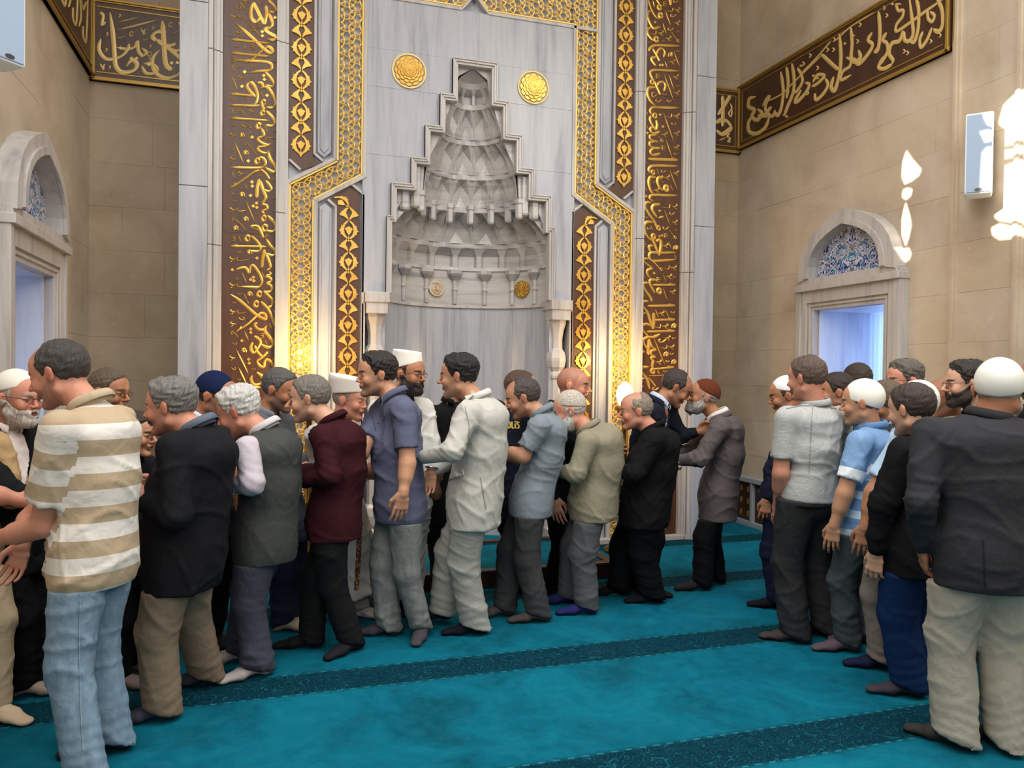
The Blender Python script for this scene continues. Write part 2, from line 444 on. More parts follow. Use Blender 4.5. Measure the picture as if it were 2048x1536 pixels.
# backing mass behind everything
mb = MB()
for s in (-1, 1):
    a, b = sorted((H(s, .975), H(s, 2.38))); mb.box(a, b, YM+.09, YB, 0, ZT)
mb.box(H(-1, .975), H(1, .975), YM+.1, YB, 4.45, ZT)
slab(mb, 'core', bev=0)
STEPS = [(.772, 2.28, 2.945), (.735, 2.945, 3.232), (.565, 3.232, 3.465), (.445, 3.465, 3.757), (.315, 3.757, 4.045), (.205, 4.045, 4.372)]
IN = .045
for s in (-1, 1):
    # outer pilaster with stepped mouldings, in drums with open joints
    for z0, z1 in ((0, 1.45), (1.454, 3.05), (3.054, 4.5), (4.504, ZT)):
        mb = MB(); a, b = sorted((H(s, 2.20), H(s, 2.41))); mb.box(a, b, YM-.10, YB, z0, z1)
        slab(mb)
    for z0, z1 in ((0, 2.6), (2.604, 4.15), (4.154, ZT)):
        mb = MB()
        for h0, h1, y in ((2.165, 2.20, -.085), (2.14, 2.155, -.07), (2.115, 2.165, -.055), (2.095, 2.118, -.035)):
            a, b = sorted((H(s, h0), H(s, h1))); mb.box(a, b, YM+y, YM+.1, z0, z1)
        slab(mb, 'moulding', M_MARB2)
    # strip between calligraphy panel and braided field
    for z0, z1 in ((0, 2.9), (2.904, 4.3), (4.304, ZT)):
        mb = MB()
        for h0, h1, y in ((1.61, 1.682, -.03), (1.66, 1.682, -.045), (1.585, 1.625, -.015)):
            a, b = sorted((H(s, h0), H(s, h1))); mb.box(a, b, YM+y, YM+.1, z0, z1)
        slab(mb, 'moulding', M_MARB2)
    # recessed field behind lattice and arabesques
    a, b = sorted((H(s, .95), H(s, 1.62))); slab(MB().box(a, b, YM+.045, YM+.1, 0, ZT), 'field_slab', bev=0)
    # trims along lattice
    def trim(path, wd, y0=-.012):
        mb = MB(); n = len(path); off = []
        for i, p in enumerate(path):
            p = Vector(p); ns = []
            if i > 0: d = (p-Vector(path[i-1])).normalized(); ns.append(Vector((-d.y, d.x)))
            if i < n-1: d = (Vector(path[i+1])-p).normalized(); ns.append(Vector((-d.y, d.x)))
            m_ = sum(ns, Vector((0, 0))).normalized(); k = wd/max(.3, m_.dot(ns[0])); off.append(tuple(p+m_*k))
        for i in range(n-1):
            q = [path[i], path[i+1], off[i+1], off[i]]
            mb.prism(P2(q, s), frY, y0, .06)
        return slab(mb, 'lattice_trim', M_MARB2)
    trim([(1.19, ZT), (1.19, 3.385), (1.575, 3.155), (1.575, 0)], .032)
    trim([(.975, ZT if False else 4.84), (.975, 3.28), (1.375, 3.035), (1.375, 0)], -.032)
    trim([(.975, 3.115), (1.075, 3.19)], .022, .0)
    trim([(.975, 0), (.975, 3.12)], .022, .0)
    trim([(1.585, 3.35), (1.49, 3.27)], -.02, .0)
    trim([(1.385, ZT), (1.385, 3.42), (1.31, 3.36)], -.022, .0)
    trim([(1.185, 0), (1.185, 3.00), (1.255, 3.06)], -.022, .0)
    # long hexagonal-ended marble panels
    for poly in ([(1.235, ZT), (1.35, ZT), (1.35, 3.44), (1.295, 3.40), (1.235, 3.45)], [(1.225, 0), (1.33, 0), (1.33, 2.985), (1.285, 3.02), (1.225, 2.97)]):
        mb = MB(); mb.prism(P2(poly, s), frY, .012, .05)
        c = (poly[0][0]+poly[1][0])/2
        q = [(c+(h-c)*.66, z) for h, z in poly]
        q = [(h, z-.02 if 2.9 < z < 3.2 else (z+.03 if 3.3 < z < 3.6 else z)) for h, z in q]
        mb.prism(P2(q, s), frY, .0, .02); slab(mb, 'inset_panel', bev=.008)
    # jambs of the niche
    a, b = sorted((H(s, .943), H(s, .976))); slab(MB().box(a, b, YM-.0, YM+.2, 0, 2.19), 'jamb', M_MARB2)
    a, b = sorted((H(s, .745), H(s, .945))); slab(MB().box(a, b, YM+.22, YM+.3, 0, 2.3), 'jamb')
    # spandrel plates around the stepped opening, one per course
    for i, (hw, z0, z1) in enumerate(STEPS):
        a, b = sorted((H(s, hw+.0), H(s, .975))); slab(MB().box(a, b, YM+.0, YM+.1, z0+(.002 if i in (3, 5) else 0), z1), 'spandrel_slab', bev=0)
    mb = MB(); a, b = sorted((XC, H(s, .975))); mb.box(a, b, YM, YM+.1, 4.373, 4.81); slab(mb, 'spandrel_slab', bev=0)
    # engraved joints read as thin darker bars are real gaps: second skin pieces
    # stepped moulding
    path = []
    for hw, z0, z1 in STEPS: path += [(hw, z0), (hw, z1)]
    path += [(0, 4.372)]
    for wd, y in ((.05, -.03), (.030, -.045), (.012, -.055)):
        mb = MB(); n = len(path)
        def offp(d):
            out = []
            for i, (h, z) in enumerate(path):
                if i == 0: out.append((h-d, z))
                elif i == n-1: out.append((0, z-d))
                else: out.append((h-d, z-d))
            return out
        o_ = offp(0); p_ = offp(wd)
        for i in range(n-1): mb.prism(P2([o_[i], o_[i+1], p_[i+1], p_[i]], s), frY, y, .06)
        slab(mb, 'stepped_moulding', M_MARB2, bev=.003)
    # column: abacus, bell capital, ball, ring, shaft, base
    cx_ = H(s, .845); cy_ = YM+.085
    mb = MB().box(cx_-.105, cx_+.105, YM-.06, YM+.22, 2.195, 2.285).box(cx_-.092, cx_+.092, YM-.045, YM+.22, 2.10, 2.2)
    cap = slab(mb, 'column_capital', M_MARB2, bev=.006)
    col = MB().lathe([(.0, 2.1), (.098, 2.1), (.095, 2.07), (.072, 2.0), (.060, 1.92), (.062, 1.84), (.066, 1.83), (.088, 1.80), (.098, 1.75), (.098, 1.72), (.088, 1.665), (.066, 1.63), (.064, 1.62), (.074, 1.61), (.078, 1.585), (.074, 1.56), (.062, 1.55), (.060, .5), (.062, .45), (.09, .42), (.098, .35), (.085, .27), (.07, .24), (.09, .22), (.10, .1), (.10, 0)], (cx_, cy_, 0), 8)
    slab(col, 'column', M_MARB2, bev=0).data.polygons.foreach_set('use_smooth', [False]*len(col.f))
    slab(MB().box(cx_-.1, cx_+.1, YM-.02, YM+.2, 0, .16), 'column_base', M_MARB2)
    # plinth
    a, b = sorted((H(s, .95), H(s, 2.41))); slab(MB().box(a, b, YM-.07, YM+.1, 0, .045), 'plinth', M_MARB2)
# top beam over lattice field
slab(MB().box(H(-1, .975), H(1, .975), YM+.06, YM+.1, 4.8, ZT), 'field_slab')
slab(MB().box(H(-1, 1.19), H(-1, .12), YM-.012, YM+.06, 4.805, 4.835), 'lattice_trim', M_MARB2)
slab(MB().box(H(1, .12), H(1, 1.19), YM-.012, YM+.06, 4.805, 4.835), 'lattice_trim', M_MARB2)
for s in (-1, 1):
    slab(MB().prism(P2([(.12, 4.805), (.12, 4.835), (0, 4.99), (0, 4.95)], s), frY, -.012, .06), 'lattice_trim', M_MARB2)
    slab(MB().box(*sorted((H(s, 1.2), H(s, .0))), YM-.012, YM+.06, 5.05 if False else 5.26, 5.29), 'lattice_trim', M_MARB2)

# niche: half-elliptic wall in upright slabs, frieze, stalactite tiers
def ell(a, b, th): return (XC - a*math.cos(th), YM+.06 + b*math.sin(th))
nn = 8
for i in range(nn):
    t0, t1 = PI*i/nn, PI*(i+1)/nn; mb = MB(); k = 4
    for j in range(k):
        u0, u1 = t0+(t1-t0)*j/k+(.0012 if j == 0 else 0), t0+(t1-t0)*(j+1)/k-(.0012 if j == k-1 else 0)
        p, q = ell(.765, .62, u0), ell(.765, .62, u1); p2, q2 = ell(.83, .70, u0), ell(.83, .70, u1)
        n = len(mb.v); mb.v += [(*p, 0), (*q, 0), (*q2, 0), (*p2, 0), (*p, 2.24), (*q, 2.24), (*q2, 2.24), (*p2, 2.24)]
        mb.f += [(n, n+1, n+5, n+4), (n+2, n+3, n+7, n+6), (n+4, n+5, n+6, n+7), (n+1, n+2, n+6, n+5), (n+3, n, n+4, n+7)]
    slab(mb, 'niche_slab', bev=0)
def ring_band(a0, b0, z0, a1, b1, z1, name, mat, n=48, th=.03):
    mb = MB()
    for i in range(n+1):
        t = PI*i/n; p, q = ell(a0, b0, t), ell(a1, b1, t); p2, q2 = ell(a0+th, b0+th, t), ell(a1+th, b1+th, t)
        mb.v += [(*p, z0), (*q, z1), (*q2, z1), (*p2, z0)]
    for i in range(n):
        for j in range(4): mb.f.append((4*i+j, 4*(i+1)+j, 4*(i+1)+(j+1) % 4, 4*i+(j+1) % 4))
    return slab(mb, name, mat, bev=0)
ring_band(.745, .60, 2.235, .745, .60, 2.265, 'niche_cornice', M_MARB2)
ring_band(.765, .62, 2.26, .765, .62, 2.62, 'frieze', M_MUQ)
ring_band(.75, .605, 2.60, .755, .61, 2.635, 'frieze_cornice', M_MARB2)
for i in range(1, 8):     # colonettes on the frieze
    t = PI*i/8; x, y = ell(.755, .605, t)
    mb = MB().lathe([(.0, 2.27), (.02, 2.27), (.02, 2.40), (.028, 2.405), (.028, 2.42), (.022, 2.43), (.022, 2.50), (.075, 2.565), (.075, 2.60), (0, 2.60)], (x, y, 0), 8)
    slab(mb, 'colonette', M_MUQ, bev=0)
LV = [(2.635, .755, .61), (2.86, .735, .575), (3.175, .44, .42), (3.465, .405, .335), (3.765, .265, .245), (4.065, .165, .165), (4.24, .135, .13)]
def tier(k, cells, phase, flat=False):
    z0, a0, b0 = LV[k]; z1, a1, b1 = LV[k+1]; lip = .045; zt = z1-lip
    for c in range(-1 if phase else 0, cells):
        t0 = PI*(c+phase)/cells; t1 = PI*(c+1+phase)/cells; t0 = max(t0, 0); t1 = min(t1, PI)
        if t1-t0 < .02: continue
        tm = (t0+t1)/2; mb = MB(); q = lambda f, t, z: (*ell(a0+(a1-a0)*f, b0+(b1-b0)*f, t), z)
        e = (t1-t0)*.09
        if flat:       # shallow flat-topped niches
            zs = z0+(zt-z0)*.62
            V = [q(.0, t0, z0), q(0, t0+e, z0), q(-1.2, t0+2*e, z0), q(-1.2, t1-2*e, z0), q(0, t1-e, z0), q(0, t1, z0),
                 q(.1, t0, zs), q(.1, t0+e, zs), q(-1.2, t0+2*e, zs), q(-1.2, t1-2*e, zs), q(.1, t1-e, zs), q(.1, t1, zs),
                 q(1, t0, zt), q(1, (t0+tm)/2, zt), q(1, tm, zt), q(1, (t1+tm)/2, zt), q(1, t1, zt)]
            F = [(0, 1, 7, 6), (1, 2, 8, 7), (2, 3, 9, 8), (3, 4, 10, 9), (4, 5, 11, 10), (6, 7, 12), (7, 13, 12), (7, 8, 13), (8, 14, 13), (8, 9, 14), (9, 15, 14), (9, 10, 15), (10, 16, 15), (10, 11, 16)]
        else:
            zm = z0+(zt-z0)*.42; zp = z0+(zt-z0)*.86
            V = [q(0, t0, z0), q(.0, (t0+tm)/2, z0), q(.0, tm, z0), q(.0, (t1+tm)/2, z0), q(0, t1, z0),          # 0-4 base
                 q(.22, t0+e, zm), q(-.10, tm, zm), q(.22, t1-e, zm),                                              # 5 6 7
                 q(.78, t0, zt), q(.98, (t0+tm)/2, zt), q(.05, tm, zp), q(.98, (t1+tm)/2, zt), q(.78, t1, zt), q(1.0, tm, zt), q(1., t0, zt), q(1., t1, zt)]
            F = [(0, 1, 5), (1, 6, 5), (1, 2, 6), (2, 3, 6), (3, 7, 6), (3, 4, 7), (0, 5, 8), (5, 9, 8), (5, 10, 9), (5, 6, 10), (6, 7, 10), (7, 11, 10), (7, 12, 11), (7, 4, 12), (9, 10, 13), (10, 11, 13), (8, 9, 14), (12, 15, 11)]
        mb.v = V; mb.f = F
        o = slab(mb, 'muqarnas_cell', M_MUQ, bev=0)
        sm = o.modifiers.new('s', 'SOLIDIFY'); sm.thickness = .004
    # overhanging lip, gently scalloped
    mb = MB(); n = cells*8
    for i in range(n+1):
        t = PI*i/n; sc_ = 1+.02*math.cos(2*cells*t - (2*PI*phase))
        for (f, z, r) in ((1, zt, 1.0), (1, z1, 1.0), (.6, z1, 1.0), (.6, zt, 1.0)):
            a, b = (a0+(a1-a0)*f)*sc_, (b0+(b1-b0)*f)*sc_; mb.v.append((*ell(a, b, t), z))
    for i in range(n):
        for j in (0, 1, 3): mb.f.append((4*i+j, 4*(i+1)+j, 4*(i+1)+(j+1) % 4, 4*i+(j+1) % 4))
    slab(mb, 'muqarnas_lip', M_MUQ, bev=0)
tier(0, 10, 0, True); tier(1, 8, .5); tier(2, 7, 0); tier(3, 6, .5); tier(4, 5, 0); tier(5, 5, 0, True)
# pointed hood
mb = MB(); n = 16; z0, a0, b0 = 4.195, .132, .128
for i in range(n+1): mb.v.append((*ell(a0, b0, PI*i/n), z0))
for i in range(n+1): mb.v.append((*ell(a0*.9, b0*.9, PI*i/n), 4.24))
mb.v.append((XC, YM+.055, 4.335))
for i in range(n): mb.f += [(i, i+1, n+2+i, n+1+i), (n+1+i, n+2+i, 2*n+2)]
slab(mb, 'hood', M_MUQ, bev=0)
for i in range(8):        # hexagonal pendants under the second tier
    t = PI*(i+.0)/7; z, a, b = 3.175, .455, .43
    x, y = ell(a, b, t)
    mb = MB().lathe([(0, 3.01), (.028, 3.02), (.036, 3.035), (.036, 3.15), (.045, 3.16), (.045, 3.2), (0, 3.2)], (x, y, 0), 6)
    slab(mb, 'pendant', M_MUQ, bev=0)
# recessed plates that close the steps around the tiers
edge = [(.765, 2.28), (.765, 2.86), (.735, 2.87), (.62, 3.13), (.47, 3.20), (.445, 3.21), (.43, 3.46), (.405, 3.47), (.275, 3.74), (.265, 3.78), (.185, 4.04), (.165, 4.07), (.14, 4.2), (.135, 4.245), (0, 4.335)]
def pts_of(s):
    outer = [(.80, 2.28), (.80, 2.945), (.76, 2.95), (.76, 3.25), (.59, 3.26), (.59, 3.5), (.47, 3.5), (.47, 3.8), (.34, 3.8), (.34, 4.08), (.23, 4.08), (.23, 4.4), (0, 4.4)]
    return P2(outer + edge[::-1], s)
for s in (-1, 1):
    slab(MB().prism(pts_of(s), frY, .045, .075), 'recessed_plate', M_MUQ, bev=0)
for h, z in ((.60, 3.07), (.50, 3.10)):     # outer hanging stalactites
    for s in (-1, 1):
        mb = MB().lathe([(0, z-.06), (.04, z-.045), (.048, z-.03), (.048, z+.3), (0, z+.3)], (H(s, h), YM+.06, 0), 6); slab(mb, 'pendant', M_MUQ, bev=0)

# ------------------------------------------------------------------ gilded lattice (clipped circles)
def inside(poly, x, z):
    c = False; n = len(poly); j = n-1
    for i in range(n):
        xi, zi = poly[i]; xj, zj = poly[j]
        if (zi > z) != (zj > z) and x < (xj-xi)*(z-zi)/(zj-zi)+xi: c = not c
        j = i
    return c
def lattice(s, label):
    root = empty('gilded_lattice', label, 'lattice')
    poly = [(1.178, 5.25), (1.178, 3.375), (1.562, 3.145), (1.562, .05), (1.388, .05), (1.388, 3.045), (.988, 3.29), (.988, 5.03 if False else 4.848), (.12, 4.848), (0, 5.005), (0, 5.25)]
    a = .1035; r = a*.70; mb = MB(); rows = int(5.4/(a*.866))
    for j in range(-1, int(1.7/(a*.866))+1):
        for i in range(-1, int(5.5/a)+2):
            cx_ = 1.475 - j*a*.866; cz = i*a + (j % 2)*a/2
            seg = 26; run = []
            runs = []
            for q in range(seg+1):
                t = 2*PI*q/seg; x, z = cx_+r*math.cos(t), cz+r*math.sin(t)
                if inside(poly, x, z):
                    run.append((H(s, x), YM+.012+.0045*math.sin(6*t+(PI if (i+j) % 2 else 0)), z))
                else:
                    if len(run) > 1: runs.append(run)
                    run = []
            if len(run) > 1: runs.append(run)
            for rn in runs: mb.tube(rn, .0072, 4, cap=False)
    o = mb.build('lattice_tracery', M_GOLD2, root); tag(o, kind='stuff')
    fr_ = [[(1.19, 5.26), (1.19, 3.383), (1.575, 3.153), (1.575, .04)], [(.975, 4.84), (.975, 3.282), (1.375, 3.037), (1.375, .04)]]
    mb = MB()
    for path, sg in ((fr_[0], -1), (fr_[1], 1)):
        for i in range(len(path)-1):
            (h0, z0), (h1, z1) = path[i], path[i+1]
            d = Vector((h1-h0, z1-z0)).normalized(); n_ = Vector((-d.y, d.x))*sg*.014
            mb.prism(P2([(h0, z0), (h1, z1), (h1+n_.x, z1+n_.y), (h0+n_.x, z0+n_.y)], s), frY, -.004, .03)
    for (p0, p1, dd) in (((.975, 4.84), (.12, 4.84), .014), ((.12, 4.84), (0, 5.0), .014), ((1.19, 5.26), (0, 5.26), -.014)):
        mb.prism(P2([p0, p1, (p1[0], p1[1]+dd), (p0[0], p0[1]+dd)], s), frY, -.004, .03)
    mb.prism(P2([(1.375, .04), (1.575, .04), (1.575, .056), (1.375, .056)], s), frY, -.004, .03)
    mb.build('lattice_frame', M_GOLD2, root, bevel=.002)
    return root
lattice(-1, 'gold interlaced-circle lattice band left of the prayer niche')
lattice(1, 'gold interlaced-circle lattice band right of the prayer niche')

# ------------------------------------------------------------------ arabesque bands
UNIT = .2685
half_leaf = [(.0, .075), (.018, .092), (.030, .118), (.050, .135), (.072, .142), (.084, .150), (.080, .162), (.066, .163), (.058, .178), (.052, .205), (.040, .228), (.022, .246), (.006, .262), (.0, .262), (.0, .245), (.016, .232), (.026, .212), (.028, .190), (.018, .170), (.006, .150), (.012, .130), (.0, .110)]
half_ring = [(.006, .0), (.024, .018), (.046, .034), (.056, .050), (.070, .046), (.066, .060), (.070, .072), (.084, .082), (.070, .092), (.068, .106), (.062, .118), (.068, .130), (.052, .126), (.040, .146), (.024, .160), (.006, .172), (.006, .158), (.024, .140), (.036, .116), (.040, .086), (.034, .056), (.018, .032), (.006, .020)]
bud = [(0, .045), (.010, .058), (.020, .072), (.026, .090), (.034, .094), (.026, .106), (.012, .112), (0, .122)]
def leaf_pieces():
    L = []
    lf = [(h, z) for h, z in half_leaf]
    for sx in (-1, 1):
        L.append([(sx*h, z) for h, z in half_ring])
        L.append([(sx*(h), z+.02) for h, z in [(.004, .150), (.020, .166), (.036, .178), (.056, .186), (.074, .190), (.082, .200), (.070, .208), (.062, .222), (.046, .236), (.020, .258), (.004, .268), (.004, .252), (.020, .232), (.026, .212), (.014, .192), (.006, .170)]])
    L.append([(h, z) for h, z in bud] + [(-h, z) for h, z in bud[::-1][1:-1]])
    L.append([(-.010, .0), (0, -.014), (.010, 0), (0, .05)])
    return L
MOTIF = leaf_pieces()
def arabesque(s, up, label):
    root = empty('arabesque_band', label, 'carved band')
    if up: poly = [(1.385, ZT), (1.583, ZT), (1.583, 3.345), (1.495, 3.275), (1.325, 3.345), (1.385, 3.40)]; hc = 1.484; zs = 3.40; n = 9; dz = 1
    else: poly = [(1.078, 3.175), (.987, 3.105), (.987, .045), (1.183, .045), (1.183, 3.0), (1.25, 3.055)]; hc = 1.085; zs = 2.985; n = 11; dz = -1
    MB().prism(P2(poly, s), frY, .022, .046).build('band_board', M_BROWN, root)
    for i in range(n):
        mb = MB()
        z0 = zs + i*UNIT if up else zs-(i+1)*UNIT
        for pc in MOTIF:
            mb.prism([(H(s, hc+h), z0+z) for h, z in pc], frY, .008, .024)
        mb.build('arabesque_motif', M_GOLD, root)
    # turned end motif that dives under the lattice
    mb = MB(); ang = math.radians(-58 if up else -58)
    for pc in MOTIF:
        q = []
        for h, z in pc:
            if z > .19: continue
            zz = (z-.16) if up else (z); hh = h
            x, y = hh*math.cos(ang)-zz*math.sin(ang), hh*math.sin(ang)+zz*math.cos(ang)
            if up: X_, Z_ = hc - x*1.0, zs-.01 + y*.9
            else: X_, Z_ = hc + x*.9, zs+.01+y*.8
            q.append((H(s, X_), Z_))
        if len(q) > 3:
            ok = all(inside(P2(poly, s), *p) for p in q)
            if ok or len(q) < 12: mb.prism(q, frY, .008, .024)
    if mb.v: mb.build('arabesque_motif', M_GOLD, root)
arabesque(-1, True, 'gilded arabesque chain on brown, upper left of the niche')
arabesque(1, True, 'gilded arabesque chain on brown, upper right of the niche')
arabesque(-1, False, 'gilded arabesque chain on brown, lower left beside the column')
arabesque(1, False, 'gilded arabesque chain on brown, lower right beside the column')

# ------------------------------------------------------------------ rosettes and medallions
def rosette(h, z, label):
    r = .150; root = empty('rosette_medallion', label, 'medallion', 'gold rosettes above the niche')
    c = (XC+h, YM, z)
    MB().lathe([(0, .004), (r-.012, .004), (r-.012, .014), (r, .014), (r, -.002)], c, 48, 'y').build('rim', M_GOLDP, root, smooth=False)
    MB().lathe([(0, .006), (r-.014, .006)], c, 48, 'y').build('ground', newmat('rosette_ground', srgb(176, 172, 168), .5), root)
    k = 12
    for ring, (ri, pr, dep) in enumerate(((.098, .031, .012), (.078, .026, .019), (.060, .021, .026), (.043, .016, .032))):
        for i in range(k):
            a = 2*PI*(i+.5*(ring % 2))/k
            mb = MB(); poly = []
            for q in range(12):
                b = 2*PI*q/12; poly.append((c[0]+ri*math.cos(a)+pr*1.05*math.cos(b), c[2]+ri*math.sin(a)+pr*1.05*math.sin(b)))
            mb.prism(poly, frY, -dep-.0012*(i % 2), -.004); mb.build('petal', M_GOLD, root, bevel=.0025)
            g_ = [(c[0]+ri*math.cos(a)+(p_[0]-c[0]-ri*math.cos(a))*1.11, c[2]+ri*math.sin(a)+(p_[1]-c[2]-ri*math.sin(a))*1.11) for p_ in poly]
            MB().prism(g_, frY, -dep+.004, -.003).build('petal_outline', M_BROWN, root)  # larger dark brown disc under each petal, drawing its outline
    mb = MB().lathe([(0, .036), (.045, .036), (.047, .03)], c, 24, 'y'); mb.build('centre_disc', M_GOLD, root)
    for i in range(k):
        a = 2*PI*i/k; mb = MB(); poly = []
        for q in range(8):
            b = 2*PI*q/8; u, v = .026+.017*math.cos(b), .0068*math.sin(b)
            poly.append((c[0]+u*math.cos(a)-v*math.sin(a), c[2]+u*math.sin(a)+v*math.cos(a)))
        mb.prism(poly, frY, -.041, -.03); mb.build('spoke_petal', M_GOLD, root)
    MB().lathe([(0, .045), (.008, .044), (.010, .036)], c, 12, 'y').build('boss', M_GOLD, root)
rosette(-.585, 4.21, 'gold twelve-petal rosette, the one left of the hood peak')
rosette(.555, 4.21, 'gold twelve-petal rosette, the one right of the hood peak')
def swirl(th, z, label, script=False):
    x, y = ell(.765, .62, th); nx, ny = -(math.cos(th)*-1)*.0, 0
    t = Vector((.765*math.sin(th), .62*math.cos(th), 0)).normalized(); nrm = Vector((t.y, -t.x, 0))
    if nrm.y > 0: nrm = -nrm
    c = Vector((x, y, z)) + nrm*.012; r = .082
    root = empty('frieze_medallion', label, 'medallion')
    fr = lambda u, v, d: tuple(c + t*u*(1 if t.x > 0 else -1) + Vector((0, 0, v)) - nrm*d)
    MB().prism([(r*math.cos(2*PI*i/32), r*math.sin(2*PI*i/32)) for i in range(32)], fr, -.012, .02).build('disc', M_GOLDD if not script else M_MARB2, root, bevel=.004)
    if not script:
        for i in range(10):
            a = 2*PI*i/10; pts = []
            for q in range(7):
                rr = r*.93*q/6; aa = a+1.3*q/6; pts.append(fr(rr*math.cos(aa), rr*math.sin(aa), -.014))
            MB().tube(pts, [.003+.004*q/6 for q in range(7)], 5).build('swirl_rib', M_GOLD, root, smooth=True)
    else:
        S = [[(-.05, .035), (-.02, .045), (.01, .05), (-.02, .01), (0, -.02), (.02, -.03)], [(.055, .02), (.045, -.03), (.02, -.045)], [(.035, .035), (.02, -.02), (-.005, -.04), (-.015, -.01)], [(.02, .045), (-.005, .0), (-.03, -.035), (-.045, -.02), (-.05, .005)], [(-.055, -.015), (-.03, -.05), (0, -.06), (.03, -.055)]]
        for st in S: MB().tube([fr(u, v, -.014) for u, v in st], .0042, 5).build('gold_letter', M_GOLD, root, smooth=True)
        MB().tube([fr(.079*math.cos(2*PI*i/32), .079*math.sin(2*PI*i/32), -.012) for i in range(32)], .003, 5, True).build('rim', M_GOLDP, root)
swirl(PI*.075, 2.44, 'gold whirl disc at the left end of the niche frieze')
swirl(PI*.42, 2.42, 'small round marble medallion with gold script in the niche frieze', True)
swirl(PI*.80, 2.42, 'gold whirl disc towards the right end of the niche frieze')

# ------------------------------------------------------------------ calligraphy
def catmull(p, n=7):
    if len(p) < 3:
        return [(p[0][0]+(p[1][0]-p[0][0])*i/3, p[0][1]+(p[1][1]-p[0][1])*i/3) for i in range(4)]
    q = [p[0]]+list(p)+[p[-1]]; out = []
    for i in range(1, len(q)-2):
        for k in range(n):
            t = k/n; a, b, c, d = (np.array(q[i+j], float) for j in (-1, 0, 1, 2))
            out.append(tuple(.5*((2*b)+(-a+c)*t+(2*a-5*b+4*c-d)*t*t+(-a+3*b-3*c+d)*t**3)))
    out.append(tuple(p[-1])); return out
def pen(pts, w, fr, d0=-.008, d1=.004, nib=None, closed=False):
    P = catmull(pts); n = len(P); mb = MB(); nib = math.radians(50) if nib is None else nib
    for i in range(n):
        a = P[max(0, i-1)]; b = P[min(n-1, i+1)]; dx, dy = b[0]-a[0], b[1]-a[1]; L = math.hypot(dx, dy) or 1
        th = math.atan2(dy, dx); f = i/(n-1); tp = min(1, .25+min(f, 1-f)*7)
        ww = w*.5*(.72+.5*abs(math.sin(th-nib)))*tp
        ox, oy = -dy/L*ww, dx/L*ww; x, y = P[i]
        mb.v += [fr(x-ox, y-oy, d0+.003), fr(x, y, d0), fr(x+ox, y+oy, d0+.003), fr(x+ox, y+oy, d1), fr(x-ox, y-oy, d1)]
    for i in range(n-1):
        for j in range(4):
            if j == 3: mb.f.append((5*i+4, 5*i, 5*i+5, 5*i+9))
            else: mb.f.append((5*i+j, 5*i+j+1, 5*i+j+6, 5*i+j+5))
    mb.f += [(4, 3, 2, 1, 0), tuple(5*(n-1)+j for j in range(5))]
    return mb
def circ(x, y, r, a0=0): return [(x+r*.62*math.cos(a0+2*PI*i/10), y+r*.8*math.sin(a0+2*PI*i/10)) for i in range(11)]
class Script:
    def __init__(s, root, fr, mat, mir=1): s.root = root; s.fr = fr; s.mat = mat; s.m = mir; s.dy = 0; s.nib = None
    def st(s, w, pts, nm='gold_letter'): pen([(x, y+s.dy) for x, y in pts], w, s.fr, nib=s.nib).build(nm, s.mat, s.root)
    def alif(s, x0, y0, x1, y1, w=30):
        L = math.hypot(x1-x0, y1-y0); ux, uy = (x1-x0)/L, (y1-y0)/L; px, py = -uy, ux
        s.st(w, [(x0, y0), (x0+ux*L*.33, y0+uy*L*.33), (x0+ux*L*.66, y0+uy*L*.66), (x1, y1)])
        k = -1 if px*0+py*1 > 0 else 1
        s.st(w*.8, [(x0, y0), (x0+ux*50+px*k*10, y0+uy*50+py*k*10), (x0+ux*105+px*k*26, y0+uy*105+py*k*26)])
    def dia(s, x, y, r=30):
        y += s.dy; MB().prism([(x-r, y), (x, y-r*.95), (x+r, y), (x, y+r*.95)], s.fr, -.008, .004).build('gold_dot', s.mat, s.root)
    def dash(s, x0, y0, x1, y1, w=14): s.st(w, [(x0, y0), (x1, y1)], 'gold_mark')
    def com(s, x, y, k=1.):
        m = s.m; s.st(15*k, [(x-m*55*k, y-28*k), (x-m*10*k, y+8*k), (x+m*28*k, y+10*k), (x+m*34*k, y-14*k), (x+m*12*k, y-24*k)], 'gold_mark')
    def two(s, x, y, tail=0):
        m = s.m; s.st(17, [(x-m*10, y-40), (x-m*36, y-28), (x-m*10, y-6), (x+m*30, y+2), (x+m*52, y-2)], 'gold_mark')
        s.st(17, [(x+m*10, y+4), (x-m*6, y+30), (x-m*26, y+32)], 'gold_mark')
        if tail: s.st(13, [(x+m*52, y-2), (x+m*78, y-26), (x+m*82, y+10), (x+m*110, y+24), (x+m*(110+tail), y+4)], 'gold_mark')
    def three(s, x, y):
        m = s.m
        s.st(13, [(x-m*26, y-32), (x+m*24, y-30), (x+m*26, y-6), (x-m*20, y-2), (x+m*24, y+4), (x+m*26, y+30), (x-m*26, y+34)], 'gold_mark')
    def leaf(s, x, y):
        s.st(34, [(x-s.m*22, y-34), (x-s.m*24, y), (x-s.m*4, y+30)], 'gold_mark'); s.st(20, [(x-s.m*18, y-34), (x+s.m*22, y-6), (x+s.m*26, y+36)], 'gold_mark')
    def ring(s, x, y, r, w): s.st(w, circ(x, y, r), 'gold_letter')
    def loopt(s, x, y, x1, y1): s.st(13, circ(x, y, 26), 'gold_mark'); s.st(12, [(x+s.m*16, y-8), ((x+x1)/2+12*s.m, (y+y1)/2-14), (x1, y1)], 'gold_mark')

